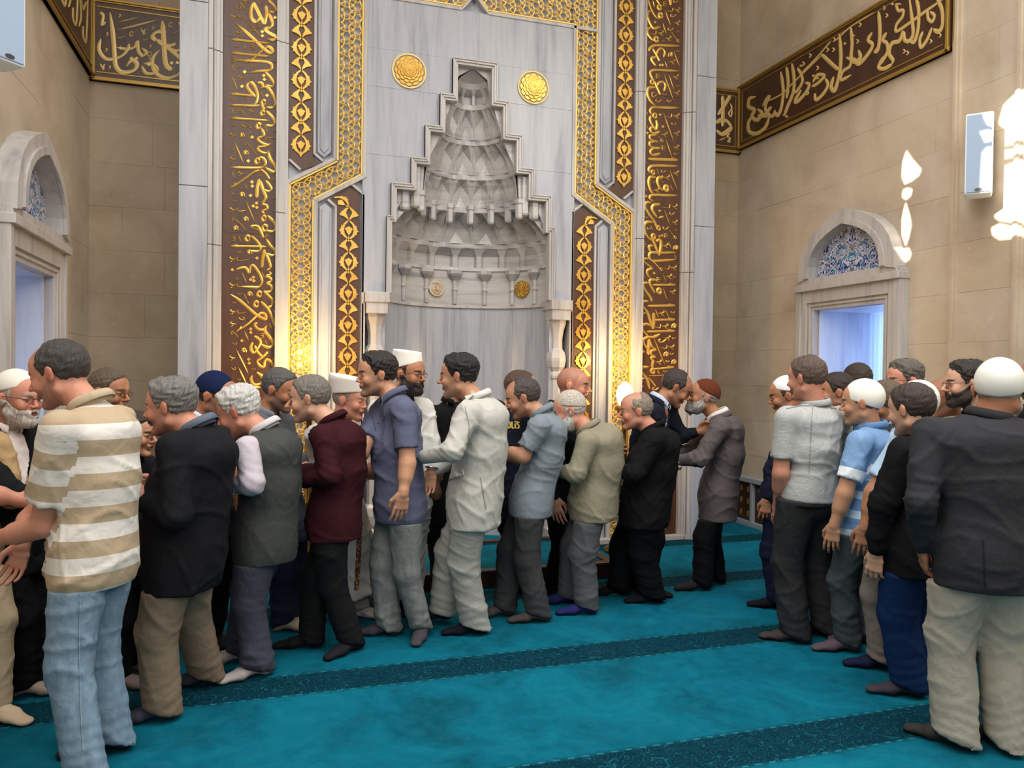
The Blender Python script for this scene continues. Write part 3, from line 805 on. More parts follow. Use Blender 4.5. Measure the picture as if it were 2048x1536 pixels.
def board(s, label):
    root = empty('calligraphy_plaque', label, 'calligraphy panel')
    for z0, z1 in ((0.05, 1.2), (1.202, 2.72), (2.722, 4.3), (4.302, ZT)):
        a, b = sorted((H(s, 1.684), H(s, 2.093))); MB().box(a, b, YM+.004, YM+.03, z0, z1).build('panel_board', M_BROWN, root)
    return root
YP = YM+.004
K = 1536
def left_block(S, k):
    S.dy = k*K
    if k == 0:
        S.st(30, [(810, -10), (860, 40), (925, 105), (950, 160), (900, 190), (820, 170)])
        S.dia(922, 275)
        S.st(44, [(590, 30), (560, 120), (552, 220), (575, 300), (625, 335), (670, 300), (705, 240)])
        S.st(44, [(585, 35), (640, 140), (700, 260), (770, 385)])
        S.st(42, [(780, 85), (795, 190), (780, 290), (758, 385)])
        S.st(40, [(790, 170), (850, 260), (885, 360), (845, 425), (765, 440), (820, 500), (930, 560), (952, 590), (890, 615), (790, 600)])
        S.alif(255, 605, 838, 668); S.alif(258, 815, 838, 870)
        S.st(38, [(320, 362), (450, 470), (600, 605), (740, 740), (840, 812), (890, 800), (875, 755), (830, 722), (780, 730), (690, 810), (560, 920), (450, 972)])
        S.st(36, [(318, 930), (600, 938), (780, 952), (862, 985), (872, 1050), (820, 1088), (680, 1095), (528, 1120)])
        S.st(24, [(318, 930), (370, 925), (410, 908)])
        S.st(34, [(760, 1100), (850, 1190), (905, 1285), (870, 1330), (765, 1308)])
        S.st(38, [(645, 1275), (715, 1278), (735, 1330), (700, 1362)]); S.st(36, [(700, 1355), (800, 1342), (870, 1420), (925, 1530), (932, 1595), (885, 1655), (760, 1650)])
        S.st(40, [(530, 1258), (490, 1320), (535, 1400), (625, 1495)]); S.st(38, [(530, 1258), (590, 1295), (640, 1400), (655, 1490), (630, 1580), (580, 1620)])
        S.alif(250, 1445, 595, 1475)
        for d in ((725, 492), (728, 555), (750, 1165), (758, 1225), (455, 1108), (415, 1330), (800, 1470)): S.dia(*d)
        for c in ((360, 130, 1), (365, 500, 1), (705, 62, .7), (490, 208, .6), (340, 715, .7), (370, 1028, .6), (590, 1020, .8), (580, 1192, .7), (935, 460, .55), (925, 950, .6), (270, 1530, .7), (470, 1530, .6)): S.com(*c)
        S.two(290, 262, 10); S.two(400, 1192); S.two(470, 22)
        for d in ((350, -5, 475, 170), (440, 245, 490, 350), (430, 670, 475, 770), (255, 985, 305, 1110), (248, 1150, 350, 1388, 18), (910, 715, 960, 820), (895, 1120, 940, 1225), (700, 1405, 745, 1505)): S.dash(*d)
        S.three(665, 400); S.three(565, 725); S.three(275, 920); S.loopt(525, 400, 682, 560); S.st(14, [(560, 515), (550, 490), (590, 475), (620, 480)], 'gold_mark')
    if k == 1:
        S.st(32, [(245, 80), (450, 88), (600, 92), (700, 84)])
        S.ring(745, 40, 46, 34); S.st(36, [(722, 70), (740, 120), (762, 150)]); S.ring(730, 200, 44, 34)
        S.st(36, [(775, 165), (870, 250), (925, 340), (885, 398), (765, 388)])
        S.alif(245, 280, 832, 320); S.ring(670, 400, 48, 36)
        S.st(36, [(700, 430), (748, 505), (735, 560), (658, 590), (700, 650), (800, 692), (872, 670)])
        S.st(34, [(872, 675), (760, 715), (658, 732), (690, 790), (780, 820), (850, 768)])
        S.st(40, [(815, 790), (850, 910), (930, 1020), (938, 1080), (890, 1105), (765, 1038)])
        S.ring(650, 940, 50, 36); S.st(38, [(640, 895), (730, 892), (778, 960), (745, 1028), (660, 1046), (450, 1044), (240, 1036)])
        S.st(38, [(240, 1350), (350, 1285), (480, 1195), (600, 1110), (700, 1080)]); S.st(26, [(240, 1350), (290, 1320), (315, 1268)])
        S.st(28, [(700, 1065), (780, 1130), (842, 1222)])
        S.st(48, [(682, 1210), (650, 1350), (640, 1505)]); S.st(42, [(690, 1230), (740, 1390), (780, 1490), (750, 1560), (720, 1600)])
        S.st(34, [(775, 1238), (840, 1310), (866, 1375), (825, 1405), (745, 1382)])
        S.two(450, 412, 5); S.two(560, 178); S.two(275, 545); S.two(270, 910); S.two(395, 1132)
        for d in ((570, 575), (510, 940), (568, 1262), (573, 1325), (545, 1470)): S.dia(*d)
        for d in ((425, 540), (480, 810), (425, 1450)): S.leaf(*d)
        for d in ((250, 120, 295, 220), (295, 640, 445, 990, 20), (250, 1090, 310, 1210), (760, 385, 825, 530), (460, 1285, 500, 1380)): S.dash(*d)
        for c in ((290, 392), (275, 760), (915, 480), (695, 1155), (915, 1225), (400, 1362), (275, 1440), (905, 1512)): S.com(*c, .65)
        S.loopt(370, 155, 480, 270); S.loopt(475, 670, 650, 865); S.loopt(800, 590, 945, 605)
    if k == 2:
        S.st(34, [(745, 10), (735, 62), (790, 85), (800, 140), (728, 170), (762, 222)])
        S.ring(750, 285, 48, 36); S.st(38, [(800, 238), (895, 325), (940, 410), (890, 485), (780, 470)])
        S.ring(765, 430, 58, 34); S.st(36, [(535, 405), (650, 405), (700, 475), (742, 585)]); S.st(14, [(540, 410), (610, 445), (690, 468)])
        S.st(34, [(820, 520), (748, 595)]); S.st(36, [(780, 590), (850, 700), (930, 780), (930, 822), (880, 855), (785, 820)])
        S.ring(500, 590, 52, 36); S.st(34, [(550, 548), (650, 640), (702, 735), (660, 790), (530, 780)])
        S.alif(245, 710, 792, 718)
        S.st(46, [(762, 755), (735, 900), (718, 1045)]); S.st(38, [(770, 800), (830, 940), (852, 1040), (795, 1078)])
        S.st(34, [(830, 1095), (855, 1140), (788, 1168), (850, 1200), (862, 1250), (800, 1277), (862, 1320), (872, 1380), (810, 1412), (740, 1395)])
        S.ring(680, 1445, 48, 36); S.st(36, [(745, 1400), (830, 1478), (885, 1545), (870, 1620), (815, 1645)])
        S.st(38, [(325, 1070), (430, 1038), (488, 1060), (522, 1132)]); S.st(36, [(540, 1135), (543, 1030), (590, 1008), (680, 1130), (722, 1250), (680, 1330), (600, 1340), (380, 1328)])
        for d in ((638, 50), (588, 95), (643, 118), (645, 895), (267, 1072), (590, 1187), (548, 1222), (597, 1242)): S.dia(*d)
        for d in ((480, 290), (325, 430), (535, 800), (540, 1440)): S.leaf(*d)
        for d in ((470, 10, 622, 362, 18), (350, 530, 405, 655), (410, 1105, 490, 1285, 16), (710, 1090, 765, 1210), (440, 1430, 490, 1540)): S.dash(*d)
        S.loopt(275, 290, 480, 470); S.two(270, 150, 110); S.two(262, 910, 160); S.two(262, 1310, 10)
        for c in ((310, 20), (925, 165), (640, 210), (925, 955), (375, 800), (340, 1210), (380, 1440), (915, 1450)): S.com(*c, .65)
        S.three(275, 590)
    if k == 3:
        S.st(40, [(230, -90), (370, 0), (520, 130), (650, 240), (750, 290), (785, 280), (770, 225), (715, 203), (640, 245), (500, 370), (340, 480)]); S.st(28, [(335, 484), (380, 440), (405, 400)])
        S.ring(632, 62, 50, 38); S.st(36, [(700, 20), (815, 140), (872, 255), (925, 412)])
        S.st(36, [(655, 350), (608, 372), (640, 430), (700, 458), (755, 440)]); S.st(42, [(790, 385), (765, 470), (830, 560), (888, 650), (870, 712), (800, 725), (705, 680)])
        S.st(38, [(600, 558), (655, 585), (700, 640), (670, 720), (598, 822)]); S.st(46, [(578, 648), (548, 740), (590, 825)]); S.st(36, [(610, 700), (655, 800), (722, 868)])
        S.st(42, [(812, 790), (740, 870), (638, 942)]); S.st(40, [(640, 940), (690, 1012), (748, 1028), (762, 960), (790, 915), (850, 940), (892, 1005), (940, 1100)])
        S.st(44, [(572, 1155), (552, 1225), (600, 1300), (690, 1290), (740, 1220), (720, 1170), (640, 1110)]); S.alif(700, 1345, 400, 1352, 26)
        for d in ((548, 445), (550, 500), (412, 625), (517, 910), (525, 970)): S.dia(*d)
        S.three(715, 550)
        for d in ((490, -5, 520, 65), (885, 130, 935, 225), (830, 355, 880, 450), (450, 480, 515, 625, 18), (765, 610, 800, 690), (325, 760, 510, 1130, 22), (360, 1035, 485, 1300, 22), (880, 880, 930, 970)): S.dash(*d)
        S.two(270, 182, 110); S.two(262, 892); S.two(270, 370); S.loopt(262, 502, 358, 580)
        for c in ((410, 292, 1), (300, 42, .6), (305, 672, .8), (930, 532, .55), (290, 1058, .8), (595, 1068, .6), (370, 1225, .6)): S.com(*c)
        S.leaf(450, 770)
def right_block(S, k):
    S.dy = k*K
    if k == 0:
        S.st(30, [(330, -10), (350, 30), (380, 65)]); S.ring(375, 112, 42, 32); S.alif(545, 85, 548, -60, 34)
        S.st(26, [(200, -5), (240, 120), (300, 240), (350, 282), (420, 262)]); S.ring(392, 236, 42, 34)
        S.st(38, [(245, 170), (198, 190), (195, 270), (250, 400), (295, 437), (390, 412)]); S.st(38, [(240, 428), (190, 450), (200, 535), (285, 635)]); S.ring(325, 605, 44, 32)
        S.st(34, [(680, 708), (500, 702), (380, 696), (290, 702), (232, 740), (208, 792)])
        S.st(34, [(270, 750), (330, 850), (376, 942)]); S.st(30, [(330, 850), (345, 790), (390, 745), (440, 770), (455, 820), (435, 885)])
        S.st(38, [(335, 878), (262, 888), (262, 940), (322, 1015)])
        S.st(32, [(672, 1092), (500, 1084), (380, 1078), (270, 1080), (232, 1120), (258, 1195), (300, 1252)]); S.ring(262, 1262, 38, 28)
        S.st(36, [(300, 1255), (340, 1350), (390, 1462)]); S.st(32, [(340, 1322), (368, 1272), (430, 1262), (465, 1320), (440, 1412)])
        S.st(38, [(325, 1348), (220, 1345), (188, 1420), (225, 1536), (310, 1630)])
        for d in ((302, 345), (377, 1005), (415, 1003)): S.dia(*d, 25)
        for d in ((460, 160, 545, 395), (420, 350, 480, 520), (590, 780, 680, 1025), (455, 940, 495, 1045), (445, 1145, 590, 1540, 16), (515, 1140, 600, 1390), (270, 10, 300, 120)): S.dash(*d)
        S.two(655, 155, 70); S.two(650, 352); S.two(400, 508, 80); S.two(515, 592); S.two(575, 952); S.two(630, 1182); S.two(645, 1425)
        for c in ((620, 32, .8), (580, 248, 1), (540, 455, 1), (665, 490, .5), (440, 630, .5), (215, 655, .6), (660, 790, .6), (190, 850, .5), (190, 1190, .5), (655, 1325, .6), (450, 1455, .7)): S.com(*c)
        S.three(355, 1172); S.loopt(660, 632, 555, 490); S.leaf(540, 840); S.three(465, 60); S.st(16, [(300, 1430), (262, 1425), (265, 1490), (300, 1480), (335, 1450)], 'gold_mark')
    if k == 1:
        S.st(34, [(672, 122), (500, 120), (380, 116), (280, 112), (230, 165), (260, 235)]); S.ring(305, 243, 42, 30)
        S.st(34, [(238, 240), (232, 320), (300, 440), (325, 460)]); S.st(38, [(322, 310), (338, 380), (325, 462)]); S.st(34, [(260, 410), (232, 450), (262, 505), (320, 508), (375, 480)])
        S.st(30, [(325, 538), (235, 545), (232, 600), (285, 628), (358, 645)]); S.st(34, [(300, 645), (230, 650), (228, 700), (285, 735), (395, 740)]); S.st(36, [(280, 745), (235, 790), (270, 845), (388, 822)])
        S.alif(655, 922, 190, 905, 40); S.st(36, [(652, 1016), (480, 1012), (340, 1008), (240, 1022), (208, 1080), (245, 1130)]); S.ring(275, 1112, 38, 28)
        S.st(40, [(322, 1190), (235, 1185), (208, 1260), (230, 1370), (275, 1445)]); S.st(38, [(435, 1190), (360, 1192), (342, 1260), (375, 1345), (430, 1392)]); S.ring(478, 1355, 48, 42)
        S.st(34, [(650, 1466), (480, 1464), (340, 1458), (245, 1466), (225, 1520), (290, 1560)])
        for d in ((380, 230), (423, 412), (183, 510), (163, 1480)): S.dia(*d, 25)
        for d in ((430, 190, 595, 645, 17), (470, 605, 562, 870, 16), (530, 1070, 648, 1390, 16), (540, 1295, 580, 1400), (330, 1050, 365, 1145), (170, 165, 195, 240), (165, 380, 205, 465), (150, 1340, 180, 1420)): S.dash(*d)
        S.two(640, 245, 80); S.two(640, 512); S.two(455, 530); S.two(635, 728); S.two(630, 1122); S.two(495, 1190, 20); S.two(335, 1385)
        for c in ((592, 372, .8), (620, 830, .6), (430, 1102, .8), (290, 1265, .5), (430, 1260, .5), (180, 740, .5), (180, 965, .5), (180, 1150, .5), (355, 20, 1), (520, 20, .8)): S.com(*c)
        S.three(445, 738); S.loopt(412, 625, 335, 545)
    if k == 2:
        S.st(38, [(255, 42), (175, 38), (148, 100), (225, 235), (300, 340), (345, 455)]); S.ring(360, 432, 38, 30)
        S.st(38, [(385, 68), (285, 78), (262, 150), (340, 275)]); S.st(30, [(355, 278), (440, 252)])
        S.st(38, [(285, 345), (180, 338), (138, 410), (168, 530), (232, 602), (290, 605)]); S.ring(285, 560, 42, 36)
        S.st(40, [(268, 598), (320, 735), (375, 858)]); S.st(40, [(318, 640), (385, 612), (396, 700), (372, 852)]); S.st(36, [(270, 698), (212, 715), (232, 795)])
        S.st(36, [(625, 805), (420, 812), (250, 808), (215, 865), (262, 932), (430, 930), (625, 914)])
        S.st(34, [(215, 898), (130, 908), (150, 960), (250, 1042), (190, 1080), (190, 1150), (240, 1202)])
        S.st(36, [(332, 1230), (240, 1226), (228, 1290), (305, 1430)]); S.alif(620, 1305, 265, 1305, 30); S.ring(370, 1397, 46, 36)
        S.st(36, [(205, 1272), (125, 1282), (145, 1370), (225, 1480), (260, 1560)])
        for d in ((372, 168), (370, 560), (410, 545), (287, 1125)): S.dia(*d, 25)
        for d in ((445, 145, 540, 402, 16), (430, 1350, 492, 1540, 16), (235, 380, 275, 480), (510, 630, 555, 745), (600, 830, 630, 900), (425, 1130, 475, 1260), (120, 1120, 165, 1220), (110, 1390, 155, 1510)): S.dash(*d)
        S.two(610, 102, 110); S.two(612, 342); S.two(472, 702); S.two(600, 1040, 60); S.two(525, 1172); S.two(580, 1410)
        for c in ((560, 215, .9), (170, 272, .6), (210, 442, .7), (465, 440, 1), (620, 460, .5), (135, 800, .5), (600, 1185, .5)): S.com(*c)
        S.loopt(615, 575, 510, 450); S.loopt(400, 1065, 262, 935); S.three(480, 552); S.three(365, 1222); S.three(155, 682); S.leaf(620, 730)
    if k == 3:
        S.st(38, [(205, 20), (122, 25), (112, 90), (188, 185), (232, 320), (270, 442)]); S.st(44, [(282, 195), (286, 320), (270, 445)])
        S.alif(615, 85, 190, 92, 32); S.alif(612, 300, 300, 308, 32); S.alif(608, 475, 180, 486, 30); S.alif(600, 1030, 290, 1062, 28)
        S.st(38, [(255, 402), (175, 368), (108, 400), (128, 475), (205, 560)]); S.st(36, [(382, 520), (285, 568), (195, 570), (128, 605), (135, 670), (200, 765), (208, 842)])
        S.st(42, [(216, 598), (206, 720), (196, 835)]); S.st(32, [(228, 635), (262, 720), (312, 762), (248, 782), (248, 840), (302, 870), (248, 882), (262, 922), (302, 938)])
        S.st(36, [(278, 930), (262, 1020), (300, 1085)]); S.ring(270, 1092, 42, 32)
        S.st(38, [(212, 1030), (110, 1035), (98, 1100), (180, 1215), (222, 1370)]); S.st(28, [(205, 1190), (262, 1260), (315, 1330)]); S.st(16, [(205, 1165), (360, 1160), (520, 1148)])
        for d in ((310, 140, 360, 270), (460, 135, 515, 265), (293, 598, 455, 992, 20), (90, 475, 115, 550), (80, 660, 105, 745), (345, 1080, 370, 1135, 22)): S.dash(*d)
        S.two(412, 202); S.two(470, 402, 80); S.two(505, 582); S.two(565, 722, 80); S.two(370, 952); S.two(100, 1222)
        for c in ((575, 195, .7), (125, 205, .7), (410, 632, 1.3), (590, 590, .6), (560, 830, .6), (495, 945, .6), (455, 1098, .5), (105, 1330, .5)): S.com(*c)
        for d in ((590, 395), (470, 830), (590, 950)): S.leaf(*d)
        S.dia(122, 792, 26)
rl = board(-1, 'tall brown calligraphy board with raised gold script left of the niche')
SL = Script(rl, lambda x, y, d: (lambda p: (p[0], YP+d, p[2]))(onY(430+x/7.68, y/7.68, YP)), M_GOLD)
SL.nib = math.radians(140)
for k in range(4): left_block(SL, k)
# the board goes on down to the floor behind the crowd
_fr0 = SL.fr; SL.fr = lambda x, y, d: _fr0(x, y+3*K, d)
left_block(SL, 1); SL.fr = lambda x, y, d: _fr0(x, y+3*K-30, d) if y < 2.4*K else _fr0(x, min(y, 8700-3*K)+3*K-30, d)
rr_ = board(1, 'tall brown calligraphy board with raised gold script right of the niche')
SR = Script(rr_, lambda x, y, d: (lambda p: (p[0], YP+d, p[2]))(onY(1270+x/7.68, y/7.68, YP)), M_GOLD, -1)
SR.nib = math.radians(40)
for k in range(4): right_block(SR, k)
_fr1 = SR.fr; SR.fr = lambda x, y, d: _fr1(x-50, y+2.88*K, d)
right_block(SR, 1)

# wall bands ---------------------------------------------------------
def band(name_label, fr, u0, u1, z0, z1, mat, end=()):
    """fr(u, z, d) u horizontal coordinate on the wall, d depth (negative = proud)"""
    root = empty('calligraphy_band', name_label, 'calligraphy band')
    MB().prism([(u0, z0), (u1, z0), (u1, z1), (u0, z1)], fr, -.03, .0).build('band_board', M_BROWN2, root)
    mb = MB()
    for (a, b, c, d, dd) in ((u0, u1, z0, z0+.020, -.05), (u0, u1, z1-.020, z1, -.05), (u0, u1, z0+.020, z0+.034, -.040), (u0, u1, z1-.034, z1-.020, -.040)):
        mb.prism([(a, c), (b, c), (b, d), (a, d)], fr, dd, 0)
    for e in end: mb.prism([(e-.012, z0), (e+.012, z0), (e+.012, z1), (e-.012, z1)], fr, -.05, 0)
    mb.build('band_frame', mat, root, bevel=.003)
    mb = MB(); i = .068; w_ = .009
    lo, hi = min(u0, u1)+(.06 if end else 0), max(u0, u1)-(.06 if end else 0)
    for (a, b, c, d) in ((lo, hi, z0+i, z0+i+w_), (lo, hi, z1-i-w_, z1-i)): mb.prism([(a, c), (b, c), (b, d), (a, d)], fr, -.036, -.02)
    for e in end:
        q = e + (.055 if e == min(u0, u1) else -.055); mb.prism([(q-w_/2, z0+i), (q+w_/2, z0+i), (q+w_/2, z1-i), (q-w_/2, z1-i)], fr, -.036, -.02)
    mb.build('inner_line', mat, root)
    return root
BZ0, BZ1 = 4.06, 4.76
frBack = lambda u, v, d: (u, YB+d, v)
frR = lambda u, v, d: (XR+d, u, v)
frL = lambda u, v, d: (XL-d, u, v)
b1 = band('brown band with gold script on the back wall left of the mihrab', frBack, XL, XC-2.38, BZ0, BZ1, M_GOLDD, (XL+.02,))
YBB = YB-.03
S1 = Script(b1, lambda x, y, d: (lambda p: (p[0], YBB+d, p[2]))(onY(x/3, y/3, YBB)), M_GOLDP); S1.nib = math.radians(150)
for w_, p in ((24, [(660, 75), (678, 200), (688, 330), (695, 395), (730, 432), (800, 425), (822, 385), (792, 362), (758, 400)]),
              (20, [(605, 232), (595, 300), (640, 355), (720, 342), (765, 300), (775, 262)]), (18, [(700, 285), (760, 295), (805, 285), (825, 250), (830, 305), (855, 335), (878, 315), (850, 288)]),
              (26, [(975, 125), (982, 230), (988, 330), (1000, 395), (1035, 420)]), (22, [(940, 245), (915, 220), (945, 192), (1000, 195)]), (22, [(940, 240), (1000, 275), (1060, 262)]),
              (20, [(960, 300), (920, 345), (918, 405), (950, 450), (1010, 468), (1075, 445), (1105, 405)]), (18, [(850, 395), (875, 438), (925, 440), (945, 415), (905, 382), (862, 385)]),
              (20, [(1000, 280), (1060, 330), (1105, 370)]), (18, [(1010, 290), (1060, 305), (1100, 280), (1105, 200)]), (16, [(600, 75), (620, 95), (612, 150), (635, 130)])):
    S1.st(w_*.95, p)
S1.dash(705, 135, 842, 103, 9); S1.dash(705, 182, 948, 120, 13); S1.dash(700, 235, 760, 215, 7); S1.dash(850, 245, 895, 238, 6); S1.dash(1020, 210, 1100, 180, 7)
for d in ((725, 290), (790, 352), (820, 352), (895, 390), (1030, 380), (1065, 378)): S1.dia(*d, 12)
for x, y in ((790, 205), (1025, 150), (898, 325)): S1.st(7, circ(x, y, 17), 'gold_mark')
for x, y in ((860, 190), (1085, 150), (615, 400)): S1.st(9, [(x-14, y-18), (x, y+8), (x+6, y+18), (x+8, y-6), (x+18, y-16)], 'gold_mark')
for x, y in ((720, 95), (645, 205), (640, 300), (660, 405), (905, 280), (1090, 460), (900, 355), (920, 170)): S1.st(8, [(x-8, y+12), (x+2, y), (x-4, y-10)], 'gold_mark')
b2 = band('brown band with gold script on the back wall right of the mihrab', frBack, XC+2.38, XR, BZ0, BZ1, M_GOLDD, (XR-.02,))
S2 = Script(b2, lambda x, y, d: (lambda p: (p[0], YBB+d, p[2]))(onY(1024+x/3, y/3, YBB)), M_GOLDP, 1)
for w_, p in ((20, [(1262, 575), (1265, 660), (1262, 760)]), (18, [(1310, 572), (1275, 630), (1235, 690)]), (20, [(1225, 740), (1250, 720), (1290, 728), (1318, 765)]), (22, [(1225, 780), (1262, 805), (1320, 765)]), (7, [(1240, 845), (1282, 825)]), (9, [(1305, 800), (1290, 820), (1308, 830), (1296, 850), (1312, 850)])): S2.st(w_, p)
S2.st(8, [(1308, 620), (1318, 650), (1300, 680), (1312, 700), (1322, 660)], 'gold_mark')
b3 = band('long brown band with gold script running along the right wall', frR, 4.55, YB-.02, 4.10, 4.80, M_GOLDD, (4.57, YB-.04))
XBB = XR-.03
S3 = Script(b3, lambda x, y, d: (lambda p: (XBB+d, p[1], p[2]))(onX(1536+x/3, y/3, XBB)), M_GOLDP); S3.nib = math.radians(100)
for w_, p in ((26, [(1015, -10), (1045, 60), (1048, 150), (1025, 190), (995, 175)]), (20, [(960, 60), (962, 110), (985, 130), (1000, 95), (975, 70)]), (24, [(890, -10), (905, 60), (903, 160), (885, 240), (860, 260)]),
              (20, [(985, 165), (955, 240), (920, 285), (912, 240), (930, 190)]), (24, [(850, -10), (862, 90), (872, 200), (850, 245), (822, 240), (812, 195), (790, 245), (745, 262), (728, 320), (750, 360), (745, 385)]),
              (22, [(745, 385), (700, 412), (665, 400), (700, 335)]), (18, [(800, 25), (772, 30), (785, 65), (812, 62), (808, 100), (772, 150), (775, 188), (860, 132), (960, 60), (1060, -10)]),
              (26, [(665, 68), (672, 180), (665, 280), (640, 320)]), (22, [(712, 195), (690, 240), (715, 262), (715, 320), (660, 405)]), (22, [(625, 195), (602, 240), (628, 268), (605, 320), (545, 385), (520, 345)]),
              (24, [(498, 160), (505, 260), (500, 340), (520, 372), (555, 345), (545, 300)]), (18, [(470, 345), (498, 360), (490, 400), (450, 430), (440, 480), (500, 450)]),
              (26, [(430, 205), (438, 330), (430, 440), (402, 540), (380, 520), (395, 460)]), (22, [(322, 325), (380, 380), (425, 420)]), (20, [(345, 470), (360, 510), (335, 560), (290, 600), (282, 560)]),
              (18, [(265, 520), (300, 500), (340, 455), (300, 450), (270, 495)]), (20, [(225, 495), (248, 510), (225, 560), (175, 612), (165, 600), (200, 540)]), (22, [(145, 380), (158, 480), (150, 560), (118, 640), (100, 690)]),
              (22, [(112, 400), (122, 500), (112, 590)]), (22, [(78, 430), (92, 540), (82, 640), (60, 692), (40, 670)]), (18, [(180, 405), (208, 480), (180, 540), (150, 560)]), (9, [(0, 610), (90, 560), (160, 490), (330, 325)]),
              (9, [(400, 250), (500, 160), (640, 75)]), (20, [(20, 640), (-20, 690), (-60, 700)]), (9, [(200, 440), (290, 350), (380, 245)])):
    S3.st(w_*.9, p)
S3b = Script(b3, lambda x, y, d: (lambda p: (XBB+d, p[1], p[2]))(onX(1024+x/3, y/3, XBB)), M_GOLDP); S3b.nib = math.radians(100)
for w_, p in ((22, [(1462, 580), (1425, 595), (1420, 640), (1455, 660), (1440, 700), (1475, 720), (1500, 680), (1475, 655)]), (22, [(1440, 700), (1418, 740), (1425, 790), (1470, 802), (1520, 765), (1545, 700)]),
              (18, [(1505, 640), (1525, 600), (1545, 580), (1520, 650), (1560, 700), (1580, 660)]), (16, [(1480, 690), (1520, 700), (1560, 690)])):
    S3b.st(w_*.9, p)
for x, y in ((750, 25), (620, 262), (515, 215), (465, 262), (300, 470), (275, 455), (100, 690), (115, 700), (200, 395), (185, 420)): S3.dia(x, y, 9)
for x, y in ((715, 95), (540, 250), (395, 300), (255, 335), (360, 300), (300, 410), (240, 560), (980, 250), (840, 320), (700, 50), (820, 310), (555, 150), (400, 240), (215, 385), (1035, 215)): S3.st(7, [(x-8, y+12), (x+4, y-2), (x-6, y-14)], 'gold_mark')
b4 = band('brown band with gold script on the left wall above the window', frL, 4.2, YB-.02, 4.09, 4.79, M_GOLDD, (YB-.04,))
S4 = Script(b4, lambda x, y, d: (XL+.03-d, x, y), M_GOLDP)
for i in range(7):
    y0 = 7.1-i*.33
    for w_, p in ((.03, [(y0, 4.65), (y0-.02, 4.4), (y0-.06, 4.28), (y0-.14, 4.27), (y0-.16, 4.36)]), (.03, [(y0-.06, 4.6), (y0-.16, 4.5), (y0-.28, 4.56), (y0-.22, 4.42), (y0-.3, 4.3)]), (.016, [(y0-.1, 4.62), (y0-.3, 4.68)])):
        S4.st(w_, p)

# ------------------------------------------------------------------ radiator covers along the side walls
def radiator(label, fr, u0, u1, n):
    root = empty('radiator_cover', label, 'radiator cover')
    mb = MB(); z1 = .52
    mb.prism([(u0, z1-.05), (u1, z1-.05), (u1, z1), (u0, z1)], fr, -.10, 0); mb.prism([(u0, 0), (u1, 0), (u1, .055), (u0, .055)], fr, -.09, 0)
    L = (u1-u0)/n
    for i in range(n+1): mb.prism([(u0+i*L-.02, .05), (u0+i*L+.02, .05), (u0+i*L+.02, z1-.04), (u0+i*L-.02, z1-.04)], fr, -.09, 0)
    mb.build('cover_frame', newmat('cover_marble', srgb(150, 156, 158), .4), root, bevel=.004)
    for i in range(n):
        MB().prism([(u0+i*L+.02, .055), (u0+(i+1)*L-.02, .055), (u0+(i+1)*L-.02, z1-.05), (u0+i*L+.02, z1-.05)], fr, -.05, -.02).build('dark_panel', M_DARKW, root)
        mb = MB()
        for a in range(3):
            for b in range(3):
                cu = u0+(i+.5)*L + (a-1)*(L-.04)/3.2; cz = .26 + (b-1)*.13
                mb.prism([(cu+.02*math.cos(q*PI/6), cz+.032*math.sin(q*PI/6)) for q in range(12)], fr, -.058, -.045)
        tag(mb.build('grille_ovals', M_GOLDD, root), kind='stuff')
radiator('grey framed dark radiator cover along the right wall', frR, 4.2, YB-.0, 7)
radiator('grey framed dark radiator cover on the back wall right of the mihrab', frBack, XC+2.43, XR-.1, 2)
radiator('grey framed dark radiator cover on the back wall left of the mihrab', frBack, XL+.1, XC-2.43, 2)

# ------------------------------------------------------------------ loudspeakers
def speaker(fr, label):
    root = empty('wall_loudspeaker', label, 'loudspeaker', 'column loudspeakers on the side walls')
    MB().prism([(-.085, 0), (.085, 0), (.085, .57), (-.085, .57)], fr, -.27, -.10).build('cabinet', newmat('speaker_white', srgb(225, 232, 238), .4), root, bevel=.012)
    g = newmat('speaker_cloth', srgb(150, 168, 190), .7)
    MB().prism([(-.075, .012), (.075, .012), (.075, .558), (-.075, .558)], fr, -.276, -.26).build('grille', g, root, bevel=.004)
    MB().prism([(.02*math.cos(i*PI/8)*1.2, .03+.011*math.sin(i*PI/8)) for i in range(16)], fr, -.280, -.27).build('badge', newmat('badge', srgb(60, 62, 66), .3), root)
    MB().prism([(-.03, .05), (.03, .05), (.03, .08), (-.03, .08)], fr, -.12, .0).prism([(-.03, .45), (.03, .45), (.03, .48), (-.03, .48)], fr, -.12, .0).build('bracket', M_MARB2, root)
def fr_sp(c, yaw):
    ca, sa = math.cos(yaw), math.sin(yaw)
    return lambda u, v, d: (c[0] + sa*u - ca*(-d)*1.0, c[1] + ca*u + sa*(-d)*1.0, c[2]+v)
def fr_sp(c, n):
    n = Vector((n[0], n[1], 0)).normalized(); t = Vector((-n.y, n.x, 0))
    return lambda u, v, d: (c[0]+t.x*u+n.x*(-d-.2), c[1]+t.y*u+n.y*(-d-.2), c[2]+v)
speaker(fr_sp((XR-.17, 4.16, 2.90), (-.75, -.66)), 'white wall loudspeaker beside the big sun patch, right wall')
speaker(fr_sp((XL+.17, 4.50, 3.14), (.75, -.66)), 'white wall loudspeaker at the left edge, left wall')

